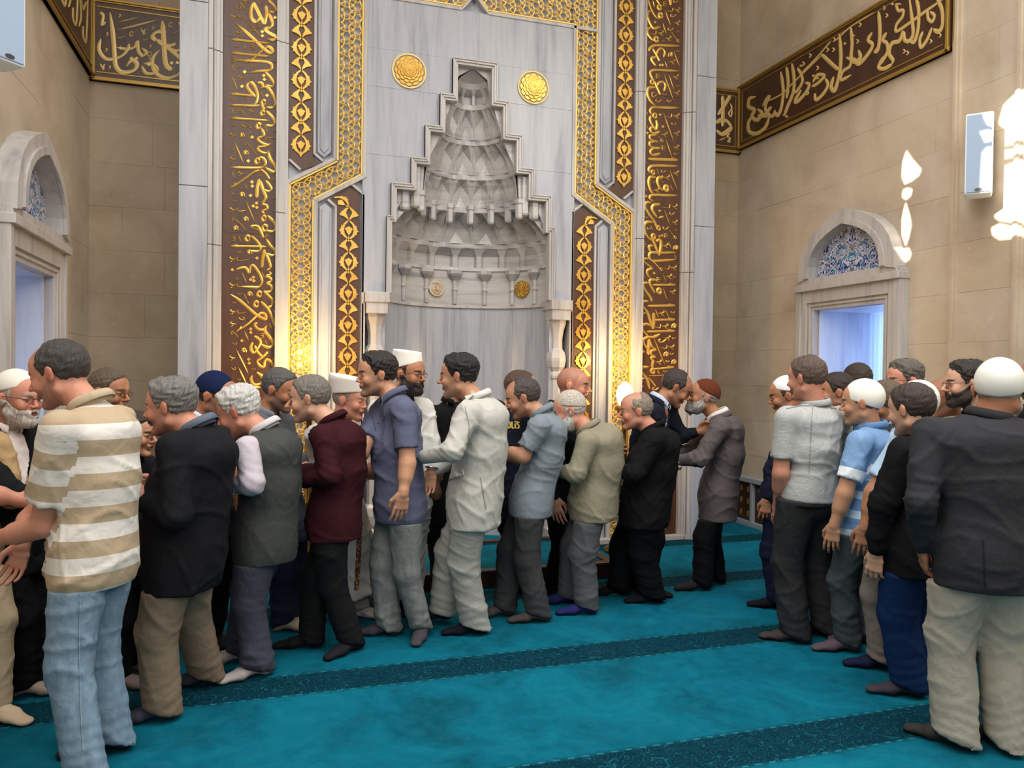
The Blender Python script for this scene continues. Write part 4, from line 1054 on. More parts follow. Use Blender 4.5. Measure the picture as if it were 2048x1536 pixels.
# ------------------------------------------------------------------ uplight candlesticks flanking the niche
M_GLOW = newmat('lamp_glass', srgb(255, 236, 190)); M_GLOW.node_tree.nodes['Principled BSDF'].inputs['Emission Color'].default_value = (1, .72, .34, 1)
M_GLOW.node_tree.nodes['Principled BSDF'].inputs['Emission Strength'].default_value = 10
M_BRASS = newmat('brass', srgb(190, 140, 60), .25, 1)
def candle(x, y, label):
    root = empty('candlestick_lamp', label, 'lamp', None)
    MB().lathe([(0, 0), (.17, 0), (.17, .03), (.13, .05), (.06, .12), (.035, .2), (.03, .5), (.05, .53), (.03, .57), (.026, .9), (.045, .93), (.03, .97), (.024, 1.2), (.05, 1.24), (.09, 1.30), (.085, 1.32), (0, 1.32)], (x, y, 0), 24).build('stand', M_BRASS, root, smooth=True)
    MB().lathe([(0, 1.31), (.045, 1.32), (.07, 1.37), (.078, 1.43), (.062, 1.49), (.025, 1.53), (0, 1.54)], (x, y, 0), 24).build('glass_globe', M_GLOW, root, smooth=True)
    l = light('lamp_bulb', 'POINT', (x, y+.0, 1.74), 20, (1, .62, .24), .09); l.parent = root
candle(XC-1.42, 6.22, 'glowing brass candlestick lamp left of the niche')
candle(XC+1.335, 6.22, 'glowing brass candlestick lamp right of the niche')

# low wooden platform edge in front of the niche
root = empty('low_platform', 'low dark wooden platform with teal carpet top before the niche', 'platform')
MB().box(.72, 2.62, 5.42, 5.50, .0, .13).box(.72, .80, 5.5, 6.45, 0, .13).box(2.54, 2.62, 5.5, 6.45, 0, .13).box(.72, 2.62, 6.4, 6.45, 0, .13).build('wooden_border', M_DARKW, root, bevel=.008)
MB().box(.79, 2.55, 5.49, 6.41, .0, .11).build('carpet_top', bpy.data.materials['carpet'], root)
# ================================================================== figures: distance fields turned into meshes
f32 = np.float32
class Grid:
    def __init__(s, lo, hi, h):
        s.lo = np.array(lo, float); s.h = h; s.n = np.maximum(np.ceil((np.array(hi)-s.lo)/h).astype(int)+1, 4)
        s.ax = [(s.lo[i]+np.arange(s.n[i])*h).astype(f32) for i in range(3)]
        s.d = np.full(s.n, 1., f32)
    def sub(s, lo, hi):
        a = [int(np.clip(math.floor((lo[i]-s.lo[i])/s.h), 0, s.n[i])) for i in range(3)]
        b = [int(np.clip(math.ceil((hi[i]-s.lo[i])/s.h)+1, 0, s.n[i])) for i in range(3)]
        sl = tuple(slice(a[i], b[i]) for i in range(3))
        return sl, s.ax[0][sl[0]][:, None, None], s.ax[1][sl[1]][None, :, None], s.ax[2][sl[2]][None, None, :]
    def put(s, prim, k=.02, op='u'):
        m = k+.012+2*s.h
        sl, X, Y, Z = s.sub(prim.lo-m, prim.hi+m)
        if min(x.stop-x.start for x in sl) <= 0: return
        v = prim(X, Y, Z); d = s.d[sl]
        if op == 'u':
            if k > 0:
                h = np.maximum(k-np.abs(d-v), 0)/k; s.d[sl] = np.minimum(d, v)-h*h*k*.25
            else: s.d[sl] = np.minimum(d, v)
        else:
            v = -v; h = np.maximum(k-np.abs(d-v), 0)/k if k > 0 else 0
            s.d[sl] = np.maximum(d, v)+h*h*k*.25
    def half(s, p, n):
        """keep the side opposite n"""
        v = (s.ax[0][:, None, None]-p[0])*n[0]+(s.ax[1][None, :, None]-p[1])*n[1]+(s.ax[2][None, None, :]-p[2])*n[2]
        s.d = np.maximum(s.d, v.astype(f32))
class Cone:
    """round cone / elliptical sweep between two points"""
    def __init__(s, a, b, ra, rb, side=None, qa=None, qb=None):
        s.a = np.array(a, float); s.b = np.array(b, float); s.L = np.linalg.norm(s.b-s.a)+1e-9; s.t = (s.b-s.a)/s.L
        s.ra, s.rb = ra, rb; s.side = None
        if side is not None:
            sd = np.array(side, float); sd = sd-s.t*np.dot(sd, s.t); s.side = sd/np.linalg.norm(sd); s.fr = np.cross(s.side, s.t)
            s.qa, s.qb = qa, qb
        r = max(ra, rb, qa or 0, qb or 0); s.lo = np.minimum(s.a, s.b)-r; s.hi = np.maximum(s.a, s.b)+r
    def __call__(s, X, Y, Z):
        x, y, z = X-f32(s.a[0]), Y-f32(s.a[1]), Z-f32(s.a[2])
        w = x*f32(s.t[0])+y*f32(s.t[1])+z*f32(s.t[2]); t = np.clip(w/f32(s.L), 0, 1); e = w-t*f32(s.L)
        if s.side is None:
            q = x*x+y*y+z*z; pr = np.sqrt(np.maximum(q-w*w+e*e, 0)); return pr-(s.ra+(s.rb-s.ra)*t)
        u = x*f32(s.side[0])+y*f32(s.side[1])+z*f32(s.side[2]); v = x*f32(s.fr[0])+y*f32(s.fr[1])+z*f32(s.fr[2])
        A = s.ra+(s.rb-s.ra)*t; B = s.qa+(s.qb-s.qa)*t; C = np.minimum(A, B)
        q = np.sqrt((u/A)**2+(v/B)**2+(e/C)**2)+1e-6; dd = np.sqrt(u*u+v*v+e*e)
        return dd*(1-1/q)
class CutCone(Cone):
    def __init__(s, a, b, ra, rb, p, n): super().__init__(a, b, ra, rb); s.p = p; s.nn = n
    def __call__(s, X, Y, Z):
        return np.maximum(super().__call__(X, Y, Z), (X-f32(s.p[0]))*f32(s.nn[0])+(Y-f32(s.p[1]))*f32(s.nn[1])+(Z-f32(s.p[2]))*f32(s.nn[2]))
class Ell:
    def __init__(s, c, r, M=None):
        s.c = np.array(c, float); s.r = np.array(r, float); s.M = np.eye(3) if M is None else np.array(M)   # rows = axes
        m = max(r); s.lo = s.c-m; s.hi = s.c+m
    def __call__(s, X, Y, Z):
        x, y, z = X-f32(s.c[0]), Y-f32(s.c[1]), Z-f32(s.c[2]); q = 0; M = s.M
        for i in range(3): q = q+((x*f32(M[i, 0])+y*f32(M[i, 1])+z*f32(M[i, 2]))/s.r[i])**2
        q = np.sqrt(q)+1e-6; return (q-1)*np.sqrt(x*x+y*y+z*z)/q
def nets(g):
    d = g.d; s = d < 0
    c = np.zeros(np.array(d.shape)-1, np.uint8)
    for i in (0, 1):
        for j in (0, 1):
            for k in (0, 1): c += s[i:i+c.shape[0], j:j+c.shape[1], k:k+c.shape[2]]
    act = (c > 0) & (c < 8); I, J, Kk = np.nonzero(act); n = len(I)
    if n == 0: return np.zeros((0, 3)), np.zeros((0, 4), int)
    cor = [(i, j, k) for i in (0, 1) for j in (0, 1) for k in (0, 1)]
    vals = [d[I+i, J+j, Kk+k] for i, j, k in cor]
    acc = np.zeros((n, 3)); cnt = np.zeros(n)
    for a in range(8):
        for b in range(a+1, 8):
            ca, cb = cor[a], cor[b]
            if sum(abs(ca[q]-cb[q]) for q in range(3)) != 1: continue
            va, vb = vals[a], vals[b]; m = (va < 0) != (vb < 0)
            t = np.where(m, va/np.where(m, va-vb, 1), 0)
            for q in range(3): acc[:, q] += np.where(m, ca[q]+(cb[q]-ca[q])*t, 0)
            cnt += m
    P = np.stack([I, J, Kk], 1)+acc/cnt[:, None]; P = g.lo+P*g.h
    idx = np.full(act.shape, -1, np.int64); idx[I, J, Kk] = np.arange(n); Q = []
    for ax in range(3):
        a = [slice(1, -1)]*3; a[ax] = slice(0, d.shape[ax]-1); b = list(a); b[ax] = slice(1, d.shape[ax])
        sa, sb = s[tuple(a)], s[tuple(b)]; m = sa != sb; i, j, k = np.nonzero(m); e = [i, j, k]
        for q in range(3):
            if q != ax: e[q] = e[q]+1
        u, v = [(1, 2), (2, 0), (0, 1)][ax]
        def cell(du, dv):
            z = [e[0], e[1], e[2]]; z = list(z); z[u] = z[u]-du; z[v] = z[v]-dv; return idx[z[0], z[1], z[2]]
        q4 = np.stack([cell(1, 1), cell(0, 1), cell(0, 0), cell(1, 0)], 1); fl_ = sb[m]; q4[fl_] = q4[fl_][:, ::-1]; Q.append(q4)
    Q = np.concatenate(Q); Q = Q[(Q >= 0).all(1)]
    return P, Q
def vnormals(P, Q):
    n = np.cross(P[Q[:, 2]]-P[Q[:, 0]], P[Q[:, 3]]-P[Q[:, 1]]); N = np.zeros_like(P)
    for k in range(4): np.add.at(N, Q[:, k], n)
    return N/(np.linalg.norm(N, axis=1, keepdims=True)+1e-12)
def relax(P, Q, it=1):
    for _ in range(it):
        S = np.zeros_like(P); C = np.zeros(len(P))
        for k in range(4):
            a, b = Q[:, k], Q[:, (k+1) % 4]; np.add.at(S, a, P[b]); np.add.at(S, b, P[a]); np.add.at(C, a, 1); np.add.at(C, b, 1)
        P = .5*P+.5*S/np.maximum(C, 1)[:, None]
    return P
def mesh_obj(name, P, Q, mats, parent=None, origin=None, col=None, sval=None, smooth=True):
    me = bpy.data.meshes.new(name); P = np.asarray(P, float)
    if origin is not None: P = P-origin
    if isinstance(Q, np.ndarray):
        n, m = len(P), len(Q); me.vertices.add(n); me.vertices.foreach_set('co', P.ravel().astype(f32))
        me.loops.add(m*4); me.loops.foreach_set('vertex_index', Q.ravel().astype(np.int32))
        me.polygons.add(m); me.polygons.foreach_set('loop_start', np.arange(0, m*4, 4, dtype=np.int32))
        me.update(calc_edges=True)
    else: me.from_pydata([tuple(p) for p in P], [], Q); me.update()
    me.validate()
    if smooth: me.shade_smooth()
    if col is not None:
        a = me.color_attributes.new('col', 'FLOAT_COLOR', 'POINT'); c4 = np.ones((len(P), 4), f32); c4[:, :3] = col; a.data.foreach_set('color', c4.ravel())
    if sval is not None:
        a = me.attributes.new('s', 'FLOAT', 'POINT'); a.data.foreach_set('value', np.asarray(sval, f32))
    for m_ in (mats if isinstance(mats, (list, tuple)) else [mats]): me.materials.append(m_)
    o = bpy.data.objects.new(name, me); COL.objects.link(o)
    if parent: o.parent = parent
    elif origin is not None: o.location = origin
    return o

# ------------------------------------------------------------------ materials for people
def skin_mat():
    m = newmat('skin', rough=.55, spec=.35); t = NT(m)
    a = t.add('ShaderNodeAttribute', attribute_name='col'); n = t.noise(t.world(), 60, 4, .6)
    c = t.mix(.35, a.outputs[0], t.ramp(n, [(.3, (.78, .70, .68)), (.6, (1, 1, 1))]), 'MULTIPLY')
    t.color(c); t.bump(t.noise(t.world(), 220, 3), .12, .003)
    t.b.inputs['Subsurface Weight'].default_value = .0
    return m
M_SKIN = skin_mat()
_cloth = {}
def cloth(rgb, kind='plain', rough=.85, rgb2=None):
    key = (rgb, kind, rgb2)
    if key in _cloth: return _cloth[key]
    m = newmat('cloth', srgb(*rgb), rough, 0, .15); t = NT(m); base = srgb(*rgb)
    n = t.noise(t.world(), 500, 2); f = t.noise(t.world((1, 1, .75)), 9, 2, .4, 1.2); f2 = t.noise(t.world((1, 1, .9)), 24, 2, .4, .6)
    c = base; v = tuple(x*.80 for x in base[:3])
    if kind == 'stripes':     # broad stripes from the body-length attribute
        a = t.add('ShaderNodeAttribute', attribute_name='s'); fr_ = t.math('FRACT', t.math('MULTIPLY', a.outputs['Fac'], 1/.128))
        c = t.mix(t.math('GREATER_THAN', fr_, .5), base, srgb(*rgb2))
    elif kind == 'bands':
        a = t.add('ShaderNodeAttribute', attribute_name='s')
        c = t.ramp(a.outputs['Fac'], [(0, base), (.5, srgb(*rgb2))])
        r = t.n[-1] if False else None
        s1 = t.math('COMPARE', a.outputs['Fac'], .235, .030); s2 = t.math('COMPARE', t.math('FRACT', t.math('MULTIPLY', a.outputs['Fac'], 9)), .5, .2)
        low = t.math('GREATER_THAN', a.outputs['Fac'], .29)
        c = t.mix(low, base, t.mix(s2, srgb(*rgb2), srgb(196, 220, 240))); c = t.mix(s1, c, srgb(235, 240, 246))
    elif kind == 'check':
        w1 = t.add('ShaderNodeTexChecker'); w1.inputs['Scale'].default_value = 90; t.link(t.world(), w1.inputs[0]); c = t.mix(w1.outputs[1], base, tuple(x*.86 for x in base[:3]))
    elif kind == 'denim':
        nn = t.noise(t.world((1, 1, .3)), 30, 5, .7); c = t.mix(t.ramp(nn, [(.35, (0, 0, 0)), (.65, (1, 1, 1))]), base, tuple(min(1, x*1.35+.01) for x in base[:3]))
    if kind != 'x':
        c = t.mix(.5, c, t.ramp(n, [(.3, (.75, .75, .75)), (.7, (1.05, 1.05, 1.05))]), 'MULTIPLY')
        t.color(c)
    t.bump(t.math('ADD', t.math('MULTIPLY', f, 1.), t.math('ADD', t.math('MULTIPLY', f2, .55), t.math('MULTIPLY', n, .02))), .26, .03)
    _cloth[key] = m; return m
def capmat(rgb, lace):
    m = newmat('cap_knit', srgb(*rgb), .9, 0, .1); t = NT(m)
    v = t.add('ShaderNodeTexVoronoi'); v.inputs['Scale'].default_value = 160 if not lace else 95; t.link(t.world(), v.inputs['Vector'])
    if lace: t.color(t.mix(t.ramp(v.outputs['Distance'], [(.25, (0, 0, 0)), (.5, (1, 1, 1))]), srgb(*rgb), tuple(c*.62 for c in srgb(*rgb)[:3])))
    t.bump(v.outputs['Distance'], .12, .003); return m
_hair = {}
def hairm(rgb):
    if rgb in _hair: return _hair[rgb]
    m = newmat('hair', srgb(*rgb), .55, 0, .4); t = NT(m)
    n = t.noise(t.world((1, 1, .35)), 120, 4, .7, .5)
    b = srgb(*rgb); t.color(t.ramp(n, [(.3, tuple(x*.55 for x in b[:3])), (.55, b[:3]), (.75, tuple(min(1, x*1.6+.01) for x in b[:3]))]))
    t.bump(n, .7, .01); _hair[rgb] = m; return m
M_LENS = newmat('spectacle_frame', srgb(40, 36, 36), .3, .3)
M_WHITECAP = cloth((232, 228, 216)); M_BTN = newmat('button', srgb(60, 60, 60), .4)
SKIN = {'light': (206, 160, 134), 'mid': (190, 140, 110), 'tan': (172, 120, 90), 'ruddy': (200, 140, 116), 'dark': (150, 102, 76)}

def fold_noise(P, amp, seed, fx=1.):
    """sparse long creases plus a little soft undulation"""
    r = np.random.RandomState(seed); q = P*fx; v = np.zeros(len(P))
    for i in range(5):
        k = r.normal(0, 1, 3); k[2] = abs(k[2])*1.1+.35; k = k/np.linalg.norm(k)*r.uniform(15, 26)
        wp = 1.3*np.sin(q @ r.normal(0, 7, 3)+r.rand()*6)+.5*np.sin(q @ r.normal(0, 15, 3)+r.rand()*6)
        mk = np.clip(.15+np.sin(q @ r.normal(0, 6, 3)+r.rand()*6), 0, 1)
        v += mk*(1-np.abs(np.sin(q @ k+wp+r.rand()*6)))**4
    v += .35*np.sin(q @ r.normal(0, 9, 3)+r.rand()*6)
    return (v-v.mean())*amp*1.15

def unit(v): v = np.array(v, float); return v/(np.linalg.norm(v)+1e-9)
GR = np.array([_r0[0], _r0[1], 0]); GF = np.array([math.sin(YAW), math.cos(YAW), 0])
def gdir(deg): a = math.radians(deg); return GR*math.cos(a)+GF*math.sin(a)

def hair_mask(x, y, z, style):
    """positive inside the hair region; head-local metres"""
    ay = np.abs(y)
    L = np.interp(x, [-.12, -.06, -.035, -.022, -.005, .012, .022, .035, .050, .070, .10], [-.052, -.058, -.05, -.01, .030, .012, -.012, .022, .058, .078, .105])
    m = (z-L)
    if style in ('short', 'full', 'curly', 'back'): pass
    elif style == 'recede':
        m = np.minimum(m, (.022-x)+(ay-.045).clip(0)*.8+np.where(z < .05, .1, 0))
    elif style == 'bald_top':
        m = np.minimum(m, np.maximum(.068-z, (-.045-x))+.012)
        m = np.minimum(m, .03-x+np.where(z < .03, .06, 0))
    elif style == 'thin':
        m = np.minimum(m, np.maximum(.080-z, (.0-x)))
    elif style == 'none': m = m*0-1
    return m
def beard_mask(x, y, z, style):
    ay = np.abs(y)
    low = np.interp(x, [-.03, 0, .03, .06, .09], [.0, .0, -.030, -.046, -.050])
    m = np.minimum(low-z, x+.008)
    m = np.minimum(m, z+.150)
    if style == 'goatee': m = np.minimum(m, x-.045)
    return m

def build_head(S, o):
    """S: spec, returns head transform and adds meshes; o = body root info"""
    pass

def head_mesh(c, fwd, up, neckbase, spec, sc, seed, h=.0036):
    """returns dict of world-space meshes for head skin, hair, beard, cap"""
    f = unit(fwd); u = unit(up-f*np.dot(up, f)); l = np.cross(u, f); M = np.stack([f, l, u])        # world = c + sc*(local @ M)
    nb = (M @ (neckbase-c))/sc
    r = np.random.RandomState(seed)
    wd = 1+spec.get('fat', 0)*.08; ns = spec.get('nose', 1)+r.uniform(-.1, .15); jaw = 1+r.uniform(-.06, .06)+spec.get('fat', 0)*.08
    lo = np.minimum([-.125, -.098, -.15], nb-.075); hi = np.maximum([.150, .098, .135], nb+.07)
    lo[2] = max(lo[2], -.30); lo[0] = max(lo[0], -.24); lo[1] = max(lo[1], -.16); hi[1] = min(hi[1], .16)
    g = Grid(lo, hi, h); U = lambda p, k=.02: g.put(p, k)
    cran = [Ell((-.014, 0, .032), (.098, .0755*wd, .090)), Ell((.030, 0, .035), (.066, .064*wd, .070))]
    for p in cran: U(p, .02)
    gh = g.d.copy()
    U(Ell((.022, 0, -.028), (.064, .060*wd, .088)), .025)
    U(Cone((-.005, .048*wd, -.060), (.060, .012, -.098), .022*jaw, .018*jaw), .02); U(Cone((-.005, -.048*wd, -.060), (.060, -.012, -.098), .022*jaw, .018*jaw), .02)
    U(Ell((.073, 0, -.103), (.019, .021, .016)), .018)
    U(Cone((.078, .034, .020), (.088, 0, .020), .0095, .011), .014); U(Cone((.078, -.034, .020), (.088, 0, .020), .0095, .011), .014)
    for s in (-1, 1):
        g.put(Ell((.090, s*.031, .002), (.014, .016, .011)), .012, 'd')
        U(Ell((.066, s*.042, -.030), (.020, .019, .022)), .022)
        U(Ell((.0775, s*.0305, .001), (.0125, .0145, .0105)), .004)
        U(Cone((.083, s*.017, .009), (.080, s*.045, .005), .0045, .0045), .005)      # lid fold
    U(Cone((.087, 0, .014), (.108*(.5+.5*ns), 0, -.024), .0068, .0082*ns), .012)
    U(Ell((.108*(.5+.5*ns), 0, -.030), (.0125*ns, .0092*ns, .0080)), .008)
    for s in (-1, 1): U(Ell((.097, s*.0125, -.034), (.0095, .0068, .0068)), .007)
    U(Ell((.082, 0, -.056), (.013, .024, .014)), .012)
    U(Cone((.088, -.018, -.0585), (.088, .018, -.0585), .005, .005), .004); U(Cone((.0915, -.006, -.0570), (.0915, .006, -.0570), .005, .005), .005)
    U(Cone((.087, -.014, -.0695), (.087, .014, -.0695), .0058, .0058), .005)
    g.put(Cone((.0985, -.02, -.0643), (.0985, .02, -.0643), .0045, .0045), .003, 'd')
    for s in (-1, 1):
        g.put(Cone((.100, s*.021, -.036), (.080, s*.037, -.066), .0035, .003), .008, 'd')
        g.put(Cone((.097, s*.018, -.007), (.088, s*.036, -.014), .003, .003), .008, 'd')
    g.put(Cone((.100, -.03, .052), (.100, .03, .052), .0055, .0055), .006, 'd')
    for s in (-1, 1):        # ears
        Mx = np.stack([unit((.9, s*-.35, -.12)), unit((.35, s*.94, 0)), unit((.15, 0, 1))])
        U(Ell((-.008, s*.079*wd, -.003), (.0175, .0065, .029), Mx), .005)
        U(Ell((-.013, s*.085*wd, .006), (.015, .0045, .019), Mx), .004)
        g.put(Ell((.000, s*.0885*wd, -.004), (.009, .006, .016), Mx), .004, 'd')
    nr = spec.get('neck', .051)*(1+spec.get('fat', 0)*.10)
    U(Cone((-.026, 0, -.050), nb, nr*.98, nr*1.08), .025)
    P, Q = nets(g); P = relax(P, Q, 1); x, y, z = P.T; ay = np.abs(y)
    tone = np.array(srgb(*SKIN[spec.get('skin', 'mid')])[:3]); col = np.tile(tone, (len(P), 1))
    def paint(mask, c3, a=1.):
        m = np.clip(mask, 0, 1)[:, None]*a; col[:] = col*(1-m)+np.array(c3)*m
    ss = lambda v, w_: np.clip(v/w_+.5, 0, 1)
    paint(ss(.022-np.hypot(x-.115, z+.03), .012)+ss(.020-np.hypot(ay-.045, z+.032), .02)*(x > .05), tone*np.array([1.08, .78, .74]), .45)
    paint(ss(.012-np.abs(ay-.085), .01)*(np.abs(z) < .045), tone*np.array([1.1, .74, .68]), .4)
    paint(ss(.0055-np.abs(z+.0635), .004)*ss(.0215-ay, .006)*(x > .084), np.array(srgb(150, 84, 74)[:3]), .8)
    paint(ss(.0022-np.abs(z+.0645), .003)*ss(.021-ay, .006)*(x > .08), np.array(srgb(70, 34, 30)[:3]), .9)
    hc = np.array(srgb(*spec.get('brow', spec.get('hair_rgb', (50, 42, 38))))[:3])
    bz = .0235-np.abs(ay-.030)*.12
    paint(ss(.0050-np.abs(z-bz), .004)*ss(.020-np.abs(ay-.031), .006)*(x > .05), hc*.7, .95)
    # eyes: lid line, white and iris painted on the eyeballs that stand in the sockets
    e = np.hypot(ay-.0305, (z-.001)*1.0); fr_ = x > .080
    paint(ss(.0036-np.abs(z+.0010), .002)*ss(.0108-np.abs(ay-.0305), .003)*fr_, np.array([.46, .42, .40]), .9)
    paint(ss(.0042-np.hypot(ay-.0305, z+.0010), .002)*fr_, np.array([.03, .018, .012]), 1)
    paint(ss(.0016-np.abs(z-.0038), .0022)*ss(.0135-np.abs(ay-.031), .003)*fr_, np.array([.03, .02, .018]), .9)
    paint(ss(.012-e, .01)*(z < -.004)*fr_, tone*.6, .35)
    st = spec.get('stubble', .25)
    if st: paint(ss(beard_mask(x, y, z, 'full')-.004, .02)*(z < .0)*(np.hypot(ay*.5, z+.064) > .010), np.array(srgb(96, 88, 84)[:3])*.6, min(.8, st*1.25))
    vr = np.sin(P @ r.normal(0, 60, 3))*np.sin(P @ r.normal(0, 60, 3)); col *= (1+.07*vr[:, None]*np.array([.5, 1, 1.1]))
    paint(ss(.016-np.hypot(ay-.031, z+.012), .012)*(x > .07), tone*np.array([.80, .66, .66]), .35)
    hm = hair_mask(x, y, z, 'short')
    if spec.get('hair', 'short') in ('none', 'bald_top', 'recede', 'thin') : paint(ss(hm-.012, .03)*(ay < .079), hc, .30)
    out = {'skin': (c+sc*(P @ M), Q, col)}
    X = g.ax[0][:, None, None]; Y = g.ax[1][None, :, None]; Z = g.ax[2][None, None, :]
    hs = spec.get('hair', 'short'); g2 = Grid(lo, hi, h)
    top = {'short': .009, 'full': .020, 'curly': .024, 'back': .016, 'recede': .008, 'bald_top': .006, 'thin': .007}.get(hs, 0)
    if hs != 'none' and not spec.get('cap') == 'full':
        mk = hair_mask(X+0*Y+0*Z, Y+0*X+0*Z, Z+0*X+0*Y, hs)
        if spec.get('cap'): mk = np.minimum(mk, .030-X+0*Y+0*Z)
        tk = np.clip(mk*.55, -.02, 1)
        tmax = .0055+(top-.0055)*np.clip((Z-.02)/.06, 0, 1)+0*X+0*Y
        if spec.get('cap'): tmax = np.minimum(tmax, np.where(Z+0*X+0*Y > .02, .0005, .004))
        g2.d = (gh-np.minimum(tk, tmax)).astype(f32); g2.d = np.where((Z < -.075) | ((Z < -.05) & (X > .03)), 1, g2.d).astype(f32)
        P2_, Q2 = nets(g2)
        if len(P2_) > 20:
            N = vnormals(P2_, Q2); am = {'curly': .0045, 'full': .0035}.get(hs, .0018)
            tuft = np.sin(P2_ @ np.array([150, 60, -40])+3*np.sin(P2_ @ np.array([40, 70, 90])))+.6*np.sin(P2_ @ np.array([-90, 190, 120]))
            P2_ = P2_+N*(tuft*am*.6)[:, None]; out['hair'] = (c+sc*(P2_ @ M), Q2)
    bs = spec.get('beard')
    if bs:
        kind, ln = bs
        g3 = Grid(lo, hi, h); mk = beard_mask(X+0*Y+0*Z, Y+0*X+0*Z, Z+0*X+0*Y, kind)
        tk = np.minimum(np.clip(mk*.6, -.02, 1), (.005+.3*ln)*np.clip(.4+(-Z-.03)/.05, .3, 1.4))
        lips = np.hypot(np.abs(Y)*.6+0*X+0*Z, (Z+.066))
        tk = np.where((lips < .011) & (X > .08), -.01, tk)
        g3.d = (g.d-tk).astype(f32); g3.d = np.where(X+0*Y+0*Z < -.012, 1, g3.d).astype(f32)
        if ln > .01:
            q = Grid(lo, hi, h); q.put(Cone((.066, 0, -.100), (.070-ln*.15, 0, -.105-ln), .032, .014, (0, 1, 0), .026, .012), 0)
            g3.d = np.minimum(g3.d, q.d)
        g3.put(Cone((.098, -.004, -.048), (.084, -.030, -.062), .0062, .0045), .004); g3.put(Cone((.098, .004, -.048), (.084, .030, -.062), .0062, .0045), .004)
        P3, Q3 = nets(g3)
        if len(P3) > 20:
            N = vnormals(P3, Q3); tuft = np.sin(P3 @ np.array([60, 170, -50])+2*np.sin(P3 @ np.array([90, 40, 60])))
            P3 = P3+N*(tuft*.0012)[:, None]; out['beard'] = (c+sc*(P3 @ M), Q3)
    elif spec.get('moustache'):
        g3 = Grid((.06, -.05, -.08), (.125, .05, -.03), h*.8)
        g3.put(Cone((.101, -.003, -.047), (.084, -.032, -.062), .0072, .005), .004); g3.put(Cone((.101, .003, -.047), (.084, .032, -.062), .0072, .005), .004)
        P3, Q3 = nets(g3); out['moustache'] = (c+sc*(P3 @ M), Q3)
    # cap
    cp = spec.get('cap')
    if cp:
        tl = spec.get('cap_tilt', .10); g4 = Grid((-.14, -.11, -.05), (.12, .11, .19), .0045)
        if cp in ('skull', 'lace', 'full'):
            g4.put(Ell((-.015, 0, .034), (.1045, .0830*wd, .1000)), 0)
            z0 = spec.get('cap_z', .035); n = unit((tl*3, 0, -1)); g4.half((0, 0, z0), n)
            ri = [(-.016, .1075, .087*wd)]
        elif cp == 'kufi':
            g4.put(Cone((-.018, 0, .03), (-.022, 0, .128), .085*wd, .078*wd, (0, 1, 0), .106, .094), 0); g4.half((0, 0, .140), (0.08, 0, 1)); n = unit((tl*3, 0, -1)); g4.half((0, 0, spec.get('cap_z', .045)), n)
        elif cp == 'imam':
            g4.put(Cone((-.016, 0, .03), (-.024, 0, .125), .088*wd, .100*wd, (0, 1, 0), .110, .122), 0); g4.half((0, 0, .138), (0.10, 0, 1)); n = unit((tl*3, 0, -1)); g4.half((0, 0, .045), n)
        P4, Q4 = nets(g4); P4 = relax(P4, Q4, 2); out['cap'] = (c+sc*(P4 @ M), Q4)
    if spec.get('glasses'):
        mb = MB(); W = lambda p: c+sc*(np.array(p) @ M)
        rx, rz = (.0185, .0135)
        for s in (-1, 1):
            mb.tube([W((.100, s*.032+rx*math.cos(a), .000+rz*math.sin(a))) for a in np.linspace(0, 2*PI, 17)[:-1]], .0012*sc, 5, True)
            mb.tube([W((.100, s*(.032+rx), .004)), W((.085, s*.068, .006)), W((.0, s*.082*wd, .010)), W((-.02, s*.083*wd, -.004))], .0014*sc, 5)
        mb.tube([W((.100, -.0135, .003)), W((.104, 0, .006)), W((.100, .0135, .003))], .0013*sc, 5)
        out['glasses'] = (np.array(mb.v), mb.f)
    out['M'] = M
    return out

def hand_prims(W, d, n, side, curl, sc=1., grip=False):
    """W wrist, d pointing along fingers, n palm normal (towards palm side), side thumb side"""
    d = unit(d); n = unit(n-d*np.dot(n, d)); t = unit(side-d*np.dot(side, d)-n*np.dot(side, n)); A = []
    p = lambda a, b, c_: W+sc*(d*a+t*b+n*c_)
    A.append((Cone(p(-.02, 0, 0), p(.03, 0, 0), .026*sc, .036*sc, t, .020*sc, .016*sc), .012))
    A.append((Cone(p(.03, 0, 0), p(.078, -.002, .001), .037*sc, .040*sc, t, .016*sc, .012*sc), .012))
    for i, (b, ln, r) in enumerate(((.0325, .078, .0089), (.0110, .087, .0090), (-.0105, .081, .0087), (-.0310, .065, .0078))):
        a0 = p(.080-.004*abs(i-1), b, .0); cu = curl*(1+.12*i); pts = [a0]; dirn = d*math.cos(cu*.45)+n*math.sin(cu*.45)+t*(b*1.2)
        ang = cu*.45
        for q, fr_ in enumerate((.44, .32, .24)):
            ang_d = unit(d*math.cos(ang)+n*math.sin(ang)+t*b*3.2); pts.append(pts[-1]+ang_d*ln*fr_*sc*1.05); ang += cu*.75
        for q in range(3): A.append((Cone(pts[q], pts[q+1], r*sc*(1-.08*q), r*sc*(.94-.1*q)), .001 if q else .004))
    th = [p(.012, .026, .004), p(.045, .050, .014+.012*curl), p(.075, .056-.012*curl, .022+.02*curl), p(.098, .050-.02*curl, .028+.03*curl)]
    A.append((Cone(th[0], th[1], .0155*sc, .012*sc), .012)); A.append((Cone(th[1], th[2], .0115*sc, .010*sc), .004)); A.append((Cone(th[2], th[3], .0100*sc, .0080*sc), .003))
    return A

